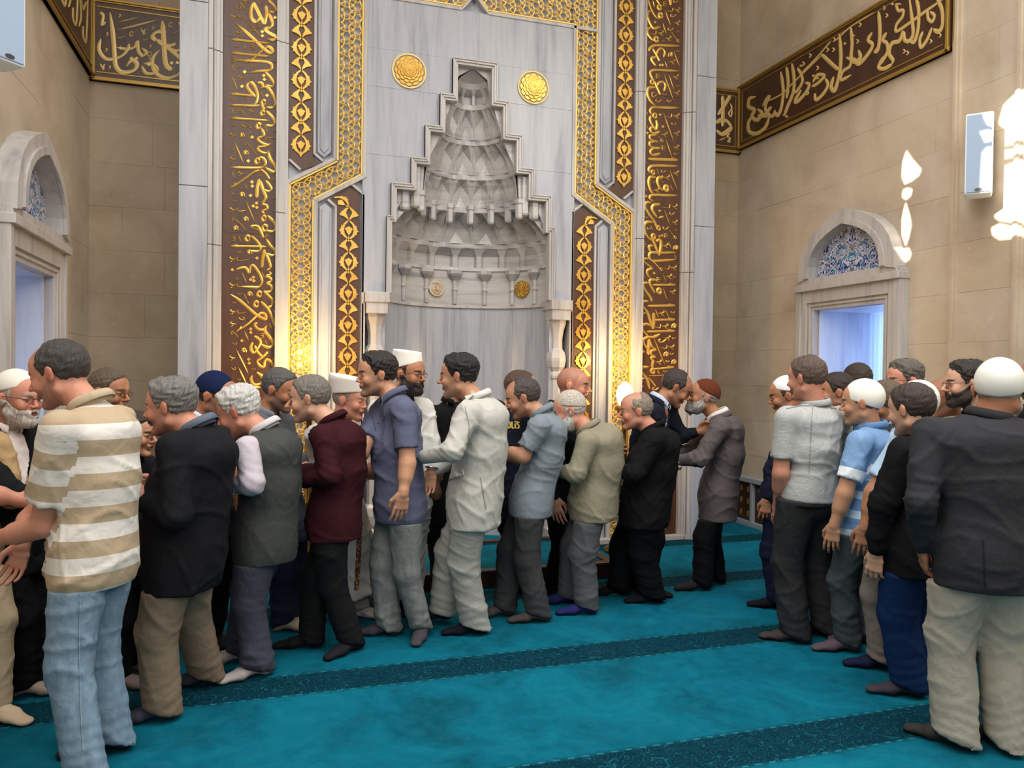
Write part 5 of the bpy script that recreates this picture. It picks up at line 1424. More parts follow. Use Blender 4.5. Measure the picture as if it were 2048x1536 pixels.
def arm_mesh(E, W, hd, hn, hs, curl, sc, sh=None, upper_r=.05, tone=None):
    prims = [(Cone(E, W, .042*sc, .0265*sc), .01), (Cone(E+(W-E)*.12, E+(W-E)*.45, .043*sc, .040*sc), .02)]
    if sh is not None: prims.append((Cone(sh, E, .054*sc, .042*sc), .02))
    hp = hand_prims(W, hd, hn, hs, curl, sc); prims += hp
    lo = np.min([p.lo for p, k in prims], 0)-.02; hi = np.max([p.hi for p, k in prims], 0)+.02
    g = Grid(lo, hi, .0037)
    for p, k in prims: g.put(p, k)
    P, Q = nets(g); P = relax(P, Q, 1)
    col = np.tile(tone, (len(P), 1)); dist = np.linalg.norm(P-W, axis=1)
    kn = np.clip(1-np.abs(((P-W) @ unit(hd))-.085*sc)/.02, 0, 1)[:, None]*.3
    col = col*(1-kn)+col*np.array([1.05, .72, .66])*kn
    return P, Q, col

def foot_prims(A, d, sc=1.):
    """A ankle centre above floor, d toe direction"""
    d = unit([d[0], d[1], 0]); s = np.cross([0, 0, 1], d); z0 = A[2]-.085*sc
    p = lambda a, b, z: np.array([A[0], A[1], 0])+d*a*sc+s*b*sc+np.array([0, 0, z0+z*sc])
    return [(Cone(p(-.012, 0, .090), p(-.012, 0, .06), .036*sc, .038*sc), .02), (Ell(p(-.040, 0, .034), (.040*sc, .034*sc, .034*sc), np.stack([d, s, [0, 0, 1]])), .02),
            (Cone(p(-.01, 0, .058), p(.09, .002, .036), .036*sc, .042*sc, s, .036*sc, .028*sc), .02),
            (Cone(p(.09, .004, .030), p(.165, .000, .022), .045*sc, .034*sc, s, .028*sc, .019*sc), .02),
            (Ell(p(.180, .006, .018), (.030*sc, .034*sc, .017*sc), np.stack([d, s, [0, 0, 1]])), .012)]

def ik(a, b, l1, l2, bend):
    """joint position between a and b with segment lengths l1,l2, bent towards 'bend'"""
    v = b-a; L = np.linalg.norm(v); L2 = min(L, (l1+l2)*.999); d = v/L
    x = (l1*l1-l2*l2+L2*L2)/(2*L2); h = math.sqrt(max(l1*l1-x*x, 0)); bd = bend-d*np.dot(bend, d); bd = unit(bd)
    if L > l1+l2: return a+d*(L*l1/(l1+l2))+bd*.01
    return a+d*x+bd*h

def collar(c, axis, fwd, r0, ht, mat, parent, origin, gap=.5, fold=.03, rz=1.12):
    a = unit(axis); f = unit(fwd-a*np.dot(fwd, a)); s = np.cross(a, f); P = []; n = 36
    prof = [(0, -.01), (.004, ht), (.009, ht+.004), (.016, ht-.004), (.022, ht-fold), (.019, ht-fold-.002), (.012, ht-.010), (.008, ht-.006), (.006, -.01)]
    for i in range(n+1):
        th = gap+(2*PI-2*gap)*i/n; dip = .022*max(0, math.cos(th))**2
        for rr, hh in prof:
            r = r0+rr; P.append(c+f*math.cos(th)*r*rz+s*math.sin(th)*r+a*(hh-dip*(1 if hh > 0 else .6)))
    m = len(prof); F = []
    for i in range(n):
        for j in range(m): F.append((i*m+j, (i+1)*m+j, (i+1)*m+(j+1) % m, i*m+(j+1) % m))
    F += [tuple(range(m))[::-1], tuple(n*m+j for j in range(m))]
    return mesh_obj('collar', P, F, mat, parent, origin)

PEOPLE = {}
_seed = [10]
def person(label, D, head, neck, hip, feet, body=180, face=None, pitch=0, tilt=0, top='shirt', top_m=(120, 120, 120), top_kind='plain', top2=None,
           under=None, legs=(60, 60, 64), legs_kind='plain', sock=(60, 60, 66), hem=.12, arms=None, hs=1.07, sh_w=.19, belly=0., fat=0., toes=None, hands=(1, 1),
           collar_m=None, legw=1., hunch=.03, vneck=False, open_front=False, group=None, dn=0, dh=None, sleeve='long', spec=None, nohem=False, knee=(.0, .0), belt=False, low=False, cat='person', sleeve_m=None):
    """all joints: picture coordinates of the joint plus camera depth (metres); D = depth of the hips"""
    _seed[0] += 1; seed = _seed[0]; rs = np.random.RandomState(seed); spec = dict(spec or {}); spec['fat'] = fat
    fwd = gdir(body); left = np.cross([0, 0, 1.], fwd); face = body if face is None else face
    HIP = at(*hip[:2], D + (hip[2] if len(hip) > 2 else 0)); NECK = at(*neck[:2], D+(neck[2] if len(neck) > 2 else dn)); NECK = NECK+np.array([0, 0, .022]); HEAD = at(*head[:2], D+(head[2] if len(head) > 2 else (dn if dh is None else dh)))
    A = []; TD = []
    for i, ft in enumerate(feet):
        fp = floor_at(ft[0], ft[1]); z = .085+(ft[2] if len(ft) > 2 else 0); A.append(np.array([fp[0], fp[1], z]))
        TD.append(gdir(toes[i]) if toes else fwd)
    # which foot is the left one
    if np.dot(A[0]-A[1], left) < 0: A = A[::-1]; TD = TD[::-1]
    origin = np.array([(A[0][0]+A[1][0])/2, (A[0][1]+A[1][1])/2, 0.])
    axis = unit(NECK-HIP); chest_f = unit(fwd-axis*np.dot(fwd, axis)); sd = left
    MIDB = HIP+(NECK-HIP)*.5-chest_f*hunch; UPB = HIP+(NECK-HIP)*.80-chest_f*hunch*1.1
    SH = [NECK+sd*s*sh_w-axis*.078+chest_f*.01 for s in (1, -1)]; HJ = [HIP+sd*s*.092-np.array([0, 0, .03]) for s in (1, -1)]
    fx = 1+fat*.14
    # --- arms: [near/left..] each entry ((ex,ey,dz),(wx,wy,dz), curl, hand dir px) or word
    ARM = []
    for i, s in enumerate((1, -1)):
        a = (arms or {}).get('L' if s == 1 else 'R', 'down'); S0 = SH[i]
        if a == 'down': E = S0+sd*s*.045-np.array([0, 0, .285])-fwd*.02; W = E-np.array([0, 0, .25])+fwd*.05; hd = np.array([0, 0, -1.])+fwd*.25; cu = .32; hn = -sd*s
        elif a == 'fwd': E = S0+sd*s*.03-np.array([0, 0, .26])+fwd*.06; W = E+fwd*.22+np.array([0, 0, .03])-sd*s*.05; hd = fwd; cu = .5; hn = -sd*s
        elif a == 'fold': E = S0+sd*s*.05-np.array([0, 0, .28]); W = E+fwd*.16-sd*s*.14+np.array([0, 0, .02]); hd = -sd*s+fwd*.5; cu = .6; hn = -fwd
        else:
            E = at(a[0][0], a[0][1], D+a[0][2]); W = at(a[1][0], a[1][1], D+a[1][2]); hd = (at(a[2][0], a[2][1], D+a[2][2])-W) if len(a) > 2 and a[2] else W-E
            cu = a[3] if len(a) > 3 else .5; hn = -sd*s if abs(np.dot(unit(hd), sd)) < .8 else -fwd
        ARM.append((S0, E, W, unit(hd), unit(hn), cu))
    tone = np.array(srgb(*SKIN[spec.get('skin', 'mid')])[:3])
    # --- body mesh (head, neck, arms with hands) ------------------------------------
    hfwd = gdir(face); pr = math.radians(pitch); hf = hfwd*math.cos(pr)+np.array([0, 0, math.sin(pr)]); tl = math.radians(tilt)
    hu = -hfwd*math.sin(pr)+np.array([0, 0, math.cos(pr)]); hu = hu*math.cos(tl)+np.cross(hu, hf)*math.sin(tl)
    hm = head_mesh(HEAD, hf, hu, NECK-axis*.03, spec, hs, seed, .0040 if low else .0036)
    parts = [hm['skin']]
    for i in (0, 1):
        if not hands[i]: continue
        S0, E, W, hd, hn, cu = ARM[i]
        P, Q, c3 = arm_mesh(E, W, hd, hn, unit(np.cross(hn, hd))*(1 if i == 0 else -1)*1., cu, 1.02*(1+fat*.1), S0 if sleeve != 'long' else None, tone=tone)
        parts.append((P, Q, c3))
    # inner trunk and legs so that the figure is whole under its clothes
    gt = Grid(np.min([HIP, NECK, A[0], A[1], HJ[0], HJ[1]], 0)-.25, np.max([HIP, NECK, A[0], A[1]], 0)+.25, .03)
    gt.put(Cone(HIP, NECK-axis*.08, .13, .13, sd, .08, .075), .05)
    KN = []
    for i in (0, 1):
        bd = fwd*1.+TD[i]*.3; l = np.linalg.norm(A[i]+np.array([0, 0, .02])-HJ[i]); bn = 1.012+knee[i]; k_ = ik(HJ[i], A[i]+np.array([0, 0, .02]), .51*l*bn, .49*l*bn, bd); KN.append(k_)
        gt.put(Cone(HJ[i], k_, .06, .045), .04); gt.put(Cone(k_, A[i], .045, .035), .03)
    P, Q = nets(gt); parts.append((P, Q, np.tile(tone, (len(P), 1))))
    off = 0; PP = []; QQ = []; CC = []
    for P, Q, c3 in parts: PP.append(P); QQ.append(Q+off); CC.append(c3); off += len(P)
    root = mesh_obj('person', np.concatenate(PP), np.concatenate(QQ), M_SKIN, None, origin, np.concatenate(CC))
    tag(root, label, cat, group)
    kids = lambda nm, data, mat: mesh_obj(nm, data[0], data[1], mat, root, origin)
    hr = spec.get('hair_rgb', (45, 40, 38))
    if 'hair' in hm: kids('hair', hm['hair'], hairm(hr))
    if 'beard' in hm: kids('beard', hm['beard'], hairm(spec.get('beard_rgb', hr)))
    if 'moustache' in hm: kids('moustache', hm['moustache'], hairm(spec.get('moustache_rgb', hr)))
    if 'cap' in hm: kids('cap', hm['cap'], capmat(spec.get('cap_rgb', (232, 228, 218)), spec.get('cap') == 'lace'))
    if 'glasses' in hm: kids('spectacles', hm['glasses'], M_LENS)
    # --- top garment ---------------------------------------------------------------------
    robe = top == 'robe'
    W_ = dict(shirt=(.150, .108), polo=(.152, .11), jacket=(.168, .125), coat=(.172, .13), vest=(.160, .12), robe=(.172, .13))[top]
    aw, bd_ = W_[0]*fx, W_[1]*fx
    hemP = HIP-np.array([0, 0, 1.])*hem*.75-axis*hem*.25-chest_f*.0
    if robe: hemP = np.array([(A[0][0]+A[1][0])/2, (A[0][1]+A[1][1])/2, .12])*.9+HIP*.1*np.array([1, 1, 0])+np.array([0, 0, .06])
    flare = 1.06 if top in ('jacket', 'coat') else 1.0
    def torso(g, sh=0., k=.05, hemx=0):
        b0 = belly*.5
        hp = hemP-unit(HIP-hemP)*(.13+hemx)
        g.put(Cone(hp, HIP, (aw*(1.35 if robe else 1.06*flare))-sh, aw*1.02-sh, sd, bd_*(1.5 if robe else 1.12*flare)-sh, bd_*1.08-sh), k)
        if not robe: g.put(Cone(HIP-np.array([0, 0, .07]), HIP+axis*.06, .168*fx-sh, .155*fx-sh, sd, .130*fx-sh, .118*fx-sh), k)
        g.put(Cone(HIP, MIDB+chest_f*b0, aw*1.0-sh, aw*.98-sh, sd, bd_*1.06+b0-sh, bd_*1.0+b0-sh), k)
        g.put(Cone(MIDB+chest_f*b0, UPB, aw*.98-sh, aw*1.06-sh, sd, bd_*1.0+b0*.6-sh, bd_*.92-sh), k)
        g.put(Cone(UPB, NECK-axis*.03, aw*.98-sh, .065*fx-sh, sd, bd_*.88-sh, .062-sh), k)
        for i in (0, 1): g.put(Cone(NECK-axis*.068, SH[i]-sd*(1 if i == 0 else -1)*.02, .060-sh, .058*fx-sh), .06)
    allp = [HIP, NECK, hemP, MIDB]+[q for a_ in ARM for q in a_[:3]]
    lo = np.min(allp, 0)-.26; hi = np.max(allp, 0)+np.array([.26, .26, .12]); lo[2] = min(lo[2], hemP[2]-.02)
    hh = .0115 if not low else .014
    g = Grid(lo, hi, hh); torso(g)
    g.half(hemP, unit(hemP-HIP))
    if open_front or vneck:       # V opening down to the button
        Vtop = NECK-axis*.0+chest_f*.10; dpt = .30 if not open_front else .62
        Vbot = NECK-axis*dpt+chest_f*(.17+belly)
        g.put(Cone(Vbot, Vtop+axis*.03, .004 if not open_front else .05, .075, sd, .075+belly*.5, .09), .0, 'd')
    if top != 'vest' or sleeve_m:
        pass
    gs = g; SLV = []
    for i, s in enumerate((1, -1)):
        S0, E, W, hd, hn, cu = ARM[i]
        if sleeve == 'none': continue
        if sleeve_m: gs = Grid(lo, hi, hh); SLV.append(gs)
        sr = {'shirt': .060, 'polo': .062, 'jacket': .066, 'coat': .068, 'vest': .060, 'robe': .068}[top]*(1+fat*.12)
        if sleeve == 'short':
            e1 = S0+(E-S0)*.74; gs.put(CutCone(S0, e1+(E-S0)*.1, sr*1.05, sr*1.14, e1, unit(E-S0)), .045)
        else:
            gs.put(Cone(S0, E, sr*1.05, sr*.88), .045); gs.put(Cone(E, W-unit(W-E)*.03, sr*.86, sr*.62), .03)
    mt = cloth(top_m, top_kind, rgb2=top2)
    nm = {'shirt': 'shirt', 'polo': 'polo_shirt', 'jacket': 'jacket', 'coat': 'coat', 'vest': 'vest', 'robe': 'robe'}[top]
    def finish(gg, nm_, mt_, amp, cutter=True):
        P, Q = nets(gg)
        if len(P) < 10: return None
        P = relax(P, Q, 1); N = vnormals(P, Q)
        t_ = (P-HIP) @ axis; s_ = np.linalg.norm(NECK-HIP)-t_
        # along sleeves use distance from shoulder
        for i in (0, 1):
            S0, E, W = ARM[i][:3]; v = unit(E-S0); L = np.linalg.norm(E-S0); w_ = (P-S0) @ v; rad = np.linalg.norm((P-S0)-w_[:, None]*v, axis=1)
            m = (rad < .085) & (w_ > .03) & (((P-NECK) @ sd)*(1 if i == 0 else -1) > sh_w*.72); s_ = np.where(m, w_+.05, s_)
            # compression folds near the elbow
            de = np.linalg.norm(P-E, axis=1); N_ = np.exp(-(de/.09)**2)
            ax_ = unit(W-S0); P = P+N*(np.sin(((P-E) @ ax_)*150+2*np.sin(P[:, 2]*25))*.0035*N_)[:, None]
        P = P+N*fold_noise(P, amp, seed)[:, None]
        return mesh_obj(nm_, P, Q, mt_, root, origin, sval=s_)
    amp = {'shirt': .0080, 'polo': .0075, 'jacket': .0065, 'coat': .006, 'vest': .006, 'robe': .0085}[top]
    finish(g, nm, mt, amp)
    for gs in SLV: finish(gs, 'sleeve', cloth(sleeve_m), .005)
    if under:
        g = Grid(NECK-axis*.35-.2, NECK+.12, .011)
        g.put(Cone(MIDB, UPB, aw*.9-.0, aw*.96, sd, bd_*.95+belly*.4-.004, bd_*.86), .03); g.put(Cone(UPB, NECK-axis*.02, aw*.90, .066, sd, bd_*.82, .064), .03)
        P, Q = nets(g); P = relax(P, Q, 1); N = vnormals(P, Q); mesh_obj('shirt', P+N*fold_noise(P, .003, seed+5)[:, None], Q, cloth(under), root, origin)
    # hem band, cuffs read as slight thickness; collar
    if collar_m != 'none':
        na = unit(HEAD-hf*.02-NECK)
        r0 = .060*(1+fat*.12)*hs
        cm = cloth(collar_m) if collar_m else (cloth(under) if under else mt)
        collar(NECK-axis*.0+chest_f*.006, unit(na+axis*.6), chest_f, r0, .034, cm, root, origin, gap=.42)
        if top in ('jacket', 'coat') and under: collar(NECK-axis*.018+chest_f*.0, unit(na+axis*.9), chest_f, r0+.012, .030, mt, root, origin, gap=.9, fold=.034)
    # --- trousers ----------------------------------------------------------------------------
    lo = np.min([HIP, A[0], A[1], KN[0], KN[1]], 0)-.19; hi = np.max([HIP, A[0], A[1], KN[0], KN[1]], 0)+.19; lo[2] = .0; hi[2] = HIP[2]+.14
    g = Grid(lo, hi, hh); lw = legw*(1+fat*.10)
    g.put(Cone(HIP-np.array([0, 0, .04]), HIP+axis*.07, .158*fx, .140*fx, sd, .118*fx, .105*fx), .04)
    for i in (0, 1):
        if not robe:
            sdir = np.cross(TD[i], [0, 0, 1.]); ank = A[i]+np.array([0, 0, -.085])
            g2_ = Grid(lo, hi, hh)
            g2_.put(Cone(HJ[i]+np.array([0, 0, .02]), KN[i], .098*lw, .076*lw, sdir, .104*lw, .080*lw), .03)
            g2_.put(Cone(KN[i], ank-TD[i]*.010, .074*lw, .061*lw, sdir, .078*lw, .076*lw), .03)
            m = np.maximum(.012-np.abs(g.d-g2_.d), 0)/.012; g.d = (np.minimum(g.d, g2_.d)-m*m*.003).astype(f32)
        else:
            g.put(Cone(HJ[i], KN[i], .09, .075), .02); g.put(Cone(KN[i], A[i]+np.array([0, 0, .0]), .072, .085), .02)
    X = g.ax[0][:, None, None]; Y = g.ax[1][None, :, None]; Z = g.ax[2][None, None, :]
    for i in (0, 1):      # cut each trouser end
        d0 = (X-A[i][0])**2+(Y-A[i][1])**2; d1 = (X-A[1-i][0])**2+(Y-A[1-i][1])**2
        g.d = np.where((d0 <= d1), np.maximum(g.d, (A[i][2]-.040)-Z+.28*((X-A[i][0])*TD[i][0]+(Y-A[i][1])*TD[i][1])), g.d).astype(f32)
    gt = Grid(lo, hi, hh); torso(gt); nh = unit(hemP-HIP); hp_ = hemP-nh*.012
    above = ((X-hp_[0])*nh[0]+(Y-hp_[1])*nh[1]+(Z-hp_[2])*nh[2]) < 0
    if not robe: g.d = np.where(above, np.maximum(g.d, gt.d+.016), g.d).astype(f32)
    P, Q = nets(g); P = relax(P, Q, 1); N = vnormals(P, Q); z = P[:, 2]
    amp = np.zeros(len(P))
    for i in (0, 1):
        da = np.linalg.norm((P-A[i])*np.array([1, 1, .7]), axis=1); dk = np.linalg.norm(P-KN[i]+fwd*.05, axis=1)
        amp += .0015*np.exp(-((da-.08)/.06)**2)+.0010*np.exp(-(dk/.09)**2)
    P = P+N*(amp*np.sin(z*125+3*np.sin((P @ fwd)*16+seed)+2.5*np.sin((P @ left)*19)))[:, None]+N*fold_noise(P, .0062, seed+3, .8)[:, None]
    P[:, 2] = np.maximum(P[:, 2], .004)
    mesh_obj('trousers', P, Q, cloth(legs, legs_kind), root, origin)
    if belt:
        c = hemP+unit(hemP-HIP)*.012; mb = MB(); n = 30; pts = [c+sd*.166*fx*math.cos(2*PI*i/n)+chest_f*.124*fx*math.sin(2*PI*i/n) for i in range(n)]
        mb.tube(pts, .017, 6, True); mesh_obj('belt', mb.v, mb.f, cloth((30, 28, 28)), root, origin)
    for i in (0, 1):
        pr_ = foot_prims(A[i], TD[i], 1.0); g = Grid(np.min([p.lo for p, k in pr_], 0)-.02, np.max([p.hi for p, k in pr_], 0)+.02, .0065)
        for p, k in pr_: g.put(p, k)
        g.half((0, 0, A[i][2]-.083), (0, 0, -1))
        P, Q = nets(g); P = relax(P, Q, 1); mesh_obj('sock', P, Q, cloth(sock), root, origin)
    PEOPLE[label] = root
    return dict(root=root, origin=origin, HEAD=HEAD, NECK=NECK, HIP=HIP, axis=axis, cf=chest_f, sd=sd, ARM=ARM, fwd=fwd, A=A, M=hm['M'])

def decal(root, polys, name, mat, lift=.004, thick=.003, child=None):
    """polys in picture coordinates, wrapped onto the figure's surface where they lie"""
    bvh = []
    for o in [root]+list(root.children):
        if o.name.split('.')[0] in ('collar',): continue
        me = o.data; V = [Vector(v.co)+root.location for v in me.vertices]; bvh.append(BVHTree.FromPolygons(V, [tuple(p.vertices) for p in me.polygons]))
    mb = MB(); hits = []
    for poly in polys:
        row = []
        for x, y in poly:
            d = Vector(ray(x, y)).normalized(); best = None
            for b in bvh:
                h = b.ray_cast(Vector(CAM), d)
                if h[0] is not None and (best is None or h[3] < best[3]): best = h
            row.append(None if best is None else (best[0], best[1] if best[1].dot(d) < 0 else -best[1]))
        hits.append(row)
    allh = [h for r_ in hits for h in r_ if h]
    for qi, (poly, row) in enumerate(zip(polys, hits)):
        nn = len(poly)
        if any(h is None for h in row): continue
        near = [h[1] for r_ in hits[max(0, qi-4):qi+5] for h in r_ if h]; n_ = sum(near, Vector((0, 0, 0))).normalized()
        top = [h[0]+n_*lift for h in row]; bot = [h[0]-n_*thick for h in row]
        k = len(mb.v); mb.v += [tuple(p) for p in top+bot]
        if nn > 4:
            for t3 in tessellate_polygon([[Vector((p[0], -p[1], 0)) for p in poly]]): mb.f.append(tuple(k+i for i in t3))
        else: mb.f.append(tuple(range(k, k+nn)))
        for i in range(nn): mb.f.append((k+i, k+(i+1) % nn, k+nn+(i+1) % nn, k+nn+i))
    if not mb.v: return
    return mesh_obj(name, np.array(mb.v), mb.f, mat, root, np.array(root.location), smooth=False)
def strip_px(path, w, n=14):
    """thin ribbon of quads along a picture path"""
    P = []
    for i in range(len(path)-1):
        for k in range(n):
            t = k/n; P.append((path[i][0]+(path[i+1][0]-path[i][0])*t, path[i][1]+(path[i+1][1]-path[i][1])*t))
    P.append(path[-1]); out = []
    for a, b in zip(P[:-1], P[1:]):
        dx, dy = b[0]-a[0], b[1]-a[1]; L = math.hypot(dx, dy)+1e-6; ox, oy = -dy/L*w/2, dx/L*w/2
        out.append([(a[0]-ox, a[1]-oy), (b[0]-ox, b[1]-oy), (b[0]+ox, b[1]+oy), (a[0]+ox, a[1]+oy)])
    return out
# ------------------------------------------------------------------ the queue of greeting men (joint positions in picture coordinates)
BLK = (20, 21, 24); BLK2 = (15, 15, 18); NAVY = (24, 28, 44)
Q = {}
Q['stripe'] = person('man in beige and white striped polo shirt and light jeans leaning in to greet', 3.06, (119, 748), (186, 822), (187, 1105), [(172, 1572), (226, 1502)], body=178, face=182, pitch=-16,
    top='polo', top_kind='stripes', top_m=(182, 162, 134), top2=(226, 220, 212), sleeve='short', legs=(112, 134, 152), legs_kind='denim', sock=(34, 34, 38), hem=.12, belly=.05, fat=.6, sh_w=.20, hunch=.05, legw=1.0,
    arms={'L': ((88, 1050, -.12), (-30, 1085, -.02), (-80, 1110, 0), .4), 'R': ((60, 1040, .22), (45, 1092, .10), (20, 1170, .10), .5)}, toes=(175, 200), collar_m=(186, 168, 142),
    spec=dict(hair='recede', hair_rgb=(62, 58, 56), skin='ruddy', stubble=.35, nose=1.15))
Q['oldleft'] = person('bearded old man in white cap, dark spectacles and black suit at the left edge', 3.72, (36, 796), (2, 862), (36, 1085), [(48, 1392), (92, 1380)], body=-15, face=-14, pitch=-4,
    top='jacket', top_m=BLK, open_front=True, under=(226, 214, 210), legs=BLK2, sock=(168, 150, 134), hem=.14, hunch=.02, toes=(10, 8),
    arms={'R': ((18, 985, -.2), (78, 1000, -.16), (110, 1000, -.15), .4), 'L': ((60, 985, .1), (85, 1010, .0), None, .5)},
    spec=dict(hair='short', hair_rgb=(190, 186, 180), cap='skull', cap_rgb=(226, 220, 208), cap_tilt=.12, beard=('full', .012), beard_rgb=(196, 188, 178), glasses=True, skin='ruddy'))
person('man at the left edge reaching a hand into the picture', 3.45, (-60, 800), (-82, 870), (-78, 1090), [(-8, 1438), (-75, 1440)], body=-20, sh_w=.16, top='shirt', top_m=(180, 150, 110), legs=(186, 166, 136), sock=(206, 184, 156),
    arms={'R': ((-40, 985, -.2), (44, 1000, -.12), (78, 1000, -.1), .4), 'L': 'fwd'}, sleeve='short', spec=dict(skin='ruddy'), low=True)
person('man in thin wire spectacles and dark jacket standing behind the striped polo', 4.35, (219, 784), (192, 846), (196, 1050), [(190, 1305), (205, 1300)], body=-5, face=-8, pitch=-6, top='jacket', top_m=(34, 34, 38), legs=BLK2,
    spec=dict(hair='short', hair_rgb=(96, 82, 66), glasses=True, skin='tan', stubble=.3), low=True)
person('boy in black with dark-rimmed spectacles, half hidden between two men', 3.92, (273, 868), (252, 922), (258, 1120), [(236, 1378), (266, 1348)], body=-12, face=-6, pitch=-5, top='shirt', top_m=(28, 28, 32), legs=(18, 18, 22), sock=(128, 112, 110), sh_w=.15, hs=.94,
    legw=.85, toes=(0, -8), spec=dict(hair='short', hair_rgb=(58, 46, 42), glasses=True, skin='mid', stubble=0, neck=.045))
Q['khaki'] = person('grey-haired man with moustache in black jacket and khaki trousers', 3.55, (341, 814), (400, 866), (366, 1110), [(322, 1440), (415, 1368)], body=176, face=180, pitch=-6, top='jacket', top_m=(24, 24, 28), legs=(130, 114, 96), sock=(62, 62, 76), belly=.10, fat=.7, hem=.15, sh_w=.2,
    hunch=.04, legw=1.05, arms={'L': ((352, 1030, -.24), (285, 1005, -.14), None, .5), 'R': 'fwd'}, toes=(195, 190), collar_m=(96, 104, 118),
    spec=dict(hair='full', hair_rgb=(118, 116, 112), moustache=True, moustache_rgb=(70, 66, 62), skin='ruddy', nose=1.1, brow=(60, 56, 52)))
Q['navy'] = person('man in navy skullcap, dark suit and white open shirt facing right', 4.3, (432, 792), (398, 842), (412, 1060), [(396, 1292), (418, 1290)], body=-18, face=-6, pitch=-12, top='jacket', top_m=(30, 30, 36), open_front=True, under=(206, 212, 222), legs=BLK2, sock=(30, 30, 34),
    arms={'R': ((400, 935, -.2), (455, 950, -.1), None, .5), 'L': 'fwd'}, spec=dict(cap='skull', cap_z=.02, cap_rgb=(24, 34, 66), cap_tilt=.06, hair='short', hair_rgb=(58, 44, 36), skin='tan', stubble=.4), hem=.15)
Q['vest'] = person('white-haired man in charcoal knitted vest over pale lilac shirt', 4.0, (478, 824), (533, 868), (530, 1075), [(516, 1352), (478, 1322)], body=172, face=176, pitch=-22, top='vest', top_m=(66, 68, 66), sleeve_m=(190, 180, 188), legs=(72, 72, 84), sock=(176, 166, 164), belly=.05, fat=.3, hem=.12,
    hunch=.05, legw=1.05, collar_m=(204, 198, 200), arms={'L': ((505, 968, -.26), (448, 972, -.16), (415, 965, -.14), .5), 'R': 'fwd'}, toes=(215, 205),
    spec=dict(hair='full', hair_rgb=(202, 200, 196), moustache=True, moustache_rgb=(206, 202, 196), skin='ruddy', stubble=.1, nose=1.15, brow=(170, 164, 158)))
person('man in slate grey jacket greeting a man in maroon, facing right', 4.72, (560, 780), (528, 832), (562, 1045), [(582, 1252), (566, 1262)], body=-12, face=-12, pitch=-14, top='jacket', top_m=(92, 94, 102), under=(120, 122, 130), vneck=True, legs=(34, 38, 58), sock=(178, 160, 142), fat=.5, belly=.03, toes=(-28, 0),
    arms={'R': ((560, 930, -.2), (600, 940, -.1), None, .5), 'L': 'fwd'}, spec=dict(hair='short', hair_rgb=(88, 86, 84), skin='tan', stubble=.55))
Q['maroon'] = person('man with cropped grey hair in maroon jacket and black trousers', 4.3, (619, 798), (668, 850), (668, 1040), [(618, 1296), (706, 1302)], body=178, face=182, pitch=-6, top='jacket', top_m=(54, 18, 25), legs=(26, 26, 28), sock=(30, 28, 32), hem=.10, hunch=.05, belly=.03,
    arms={'L': ((660, 950, -.24), (604, 962, -.14), None, .5), 'R': 'fwd'}, toes=(182, 232), spec=dict(hair='short', hair_rgb=(118, 112, 104), skin='light', stubble=.3, nose=1.2))
Q['imam'] = person('imam in white turban hat and white robe with embroidered brown border', 4.92, (700, 800), (670, 852), (682, 1035), [(716, 1232), (692, 1228)], body=-25, face=-14, pitch=-6, top='robe', top_m=(208, 204, 198), legs=(150, 146, 140), sock=(190, 182, 176), sh_w=.18,
    arms={'R': ((690, 945, -.2), (728, 945, -.12), None, .5), 'L': 'fwd'}, spec=dict(cap='imam', cap_tilt=.05, hair='short', hair_rgb=(150, 140, 130), skin='ruddy', stubble=.1, fat=.4), fat=.4, collar_m=(224, 222, 218))
Q['blue'] = person('man in slate-blue short-sleeved shirt and grey jeans looking left', 4.52, (753, 750), (789, 800), (800, 1008), [(776, 1270), (846, 1272)], body=207, face=203, pitch=-2, top='polo', top_m=(92, 95, 118), sleeve='short', legs=(122, 124, 122), legs_kind='denim', sock=(70, 66, 72), hem=.10, fat=.35, belly=.05,
    arms={'L': ((815, 925, -.22), (806, 988, -.27), (796, 1050, -.26), .3), 'R': ((722, 905, -.10), (712, 930, .05), (690, 940, .12), .5)}, toes=(184, 262), legw=1.0, spec=dict(hair='full', hair_rgb=(40, 34, 32), skin='mid', stubble=.35))
Q['kufi'] = person('smiling bearded man in flat white cap, clear spectacles and long white robe', 4.95, (818, 748), (800, 802), (812, 1010), [(768, 1222), (800, 1216)], body=-40, face=-28, pitch=-3, top='robe', top_m=(214, 212, 204), legs=(60, 60, 74), sock=(34, 34, 38), collar_m=(30, 30, 34),
    arms={'L': ((872, 930, .1), (868, 950, -.05), None, .5), 'R': ((800, 930, -.2), (842, 955, -.2), (866, 962, -.2), .9)}, spec=dict(cap='kufi', hair='short', hair_rgb=(44, 36, 34), beard=('full', .010), beard_rgb=(44, 36, 34), glasses=True, skin='tan'))
Q['pol2'] = person('policeman in black uniform mostly hidden behind the cream suit', 5.25, (918, 764), (905, 812), (892, 1010), [(880, 1200), (905, 1198)], body=-60, face=-40, top='jacket', top_m=BLK2, legs=BLK2, sock=(24, 24, 28), arms={'R': 'down', 'L': 'fwd'}, spec=dict(hair='short'), low=True)
Q['cream'] = person('dark-haired man in cream linen suit seen from behind his left shoulder', 4.6, (917, 753), (957, 805), (948, 1000), [(950, 1268), (880, 1250, .03)], body=168, face=172, pitch=-3, top='jacket', top_m=(186, 184, 176), legs=(172, 171, 163), sock=(24, 25, 36), hem=.16, belly=.05, fat=.5, sh_w=.20,
    hunch=.05, legw=1.12, arms={'L': ((905, 903, -.30), (842, 915, -.14), (815, 922, -.10), .4), 'R': ((885, 925, .12), (862, 945, .02), (856, 985, -.0), .6)}, toes=(186, 200), collar_m=(206, 204, 198),
    spec=dict(hair='full', hair_rgb=(26, 25, 27), skin='mid', stubble=.2))
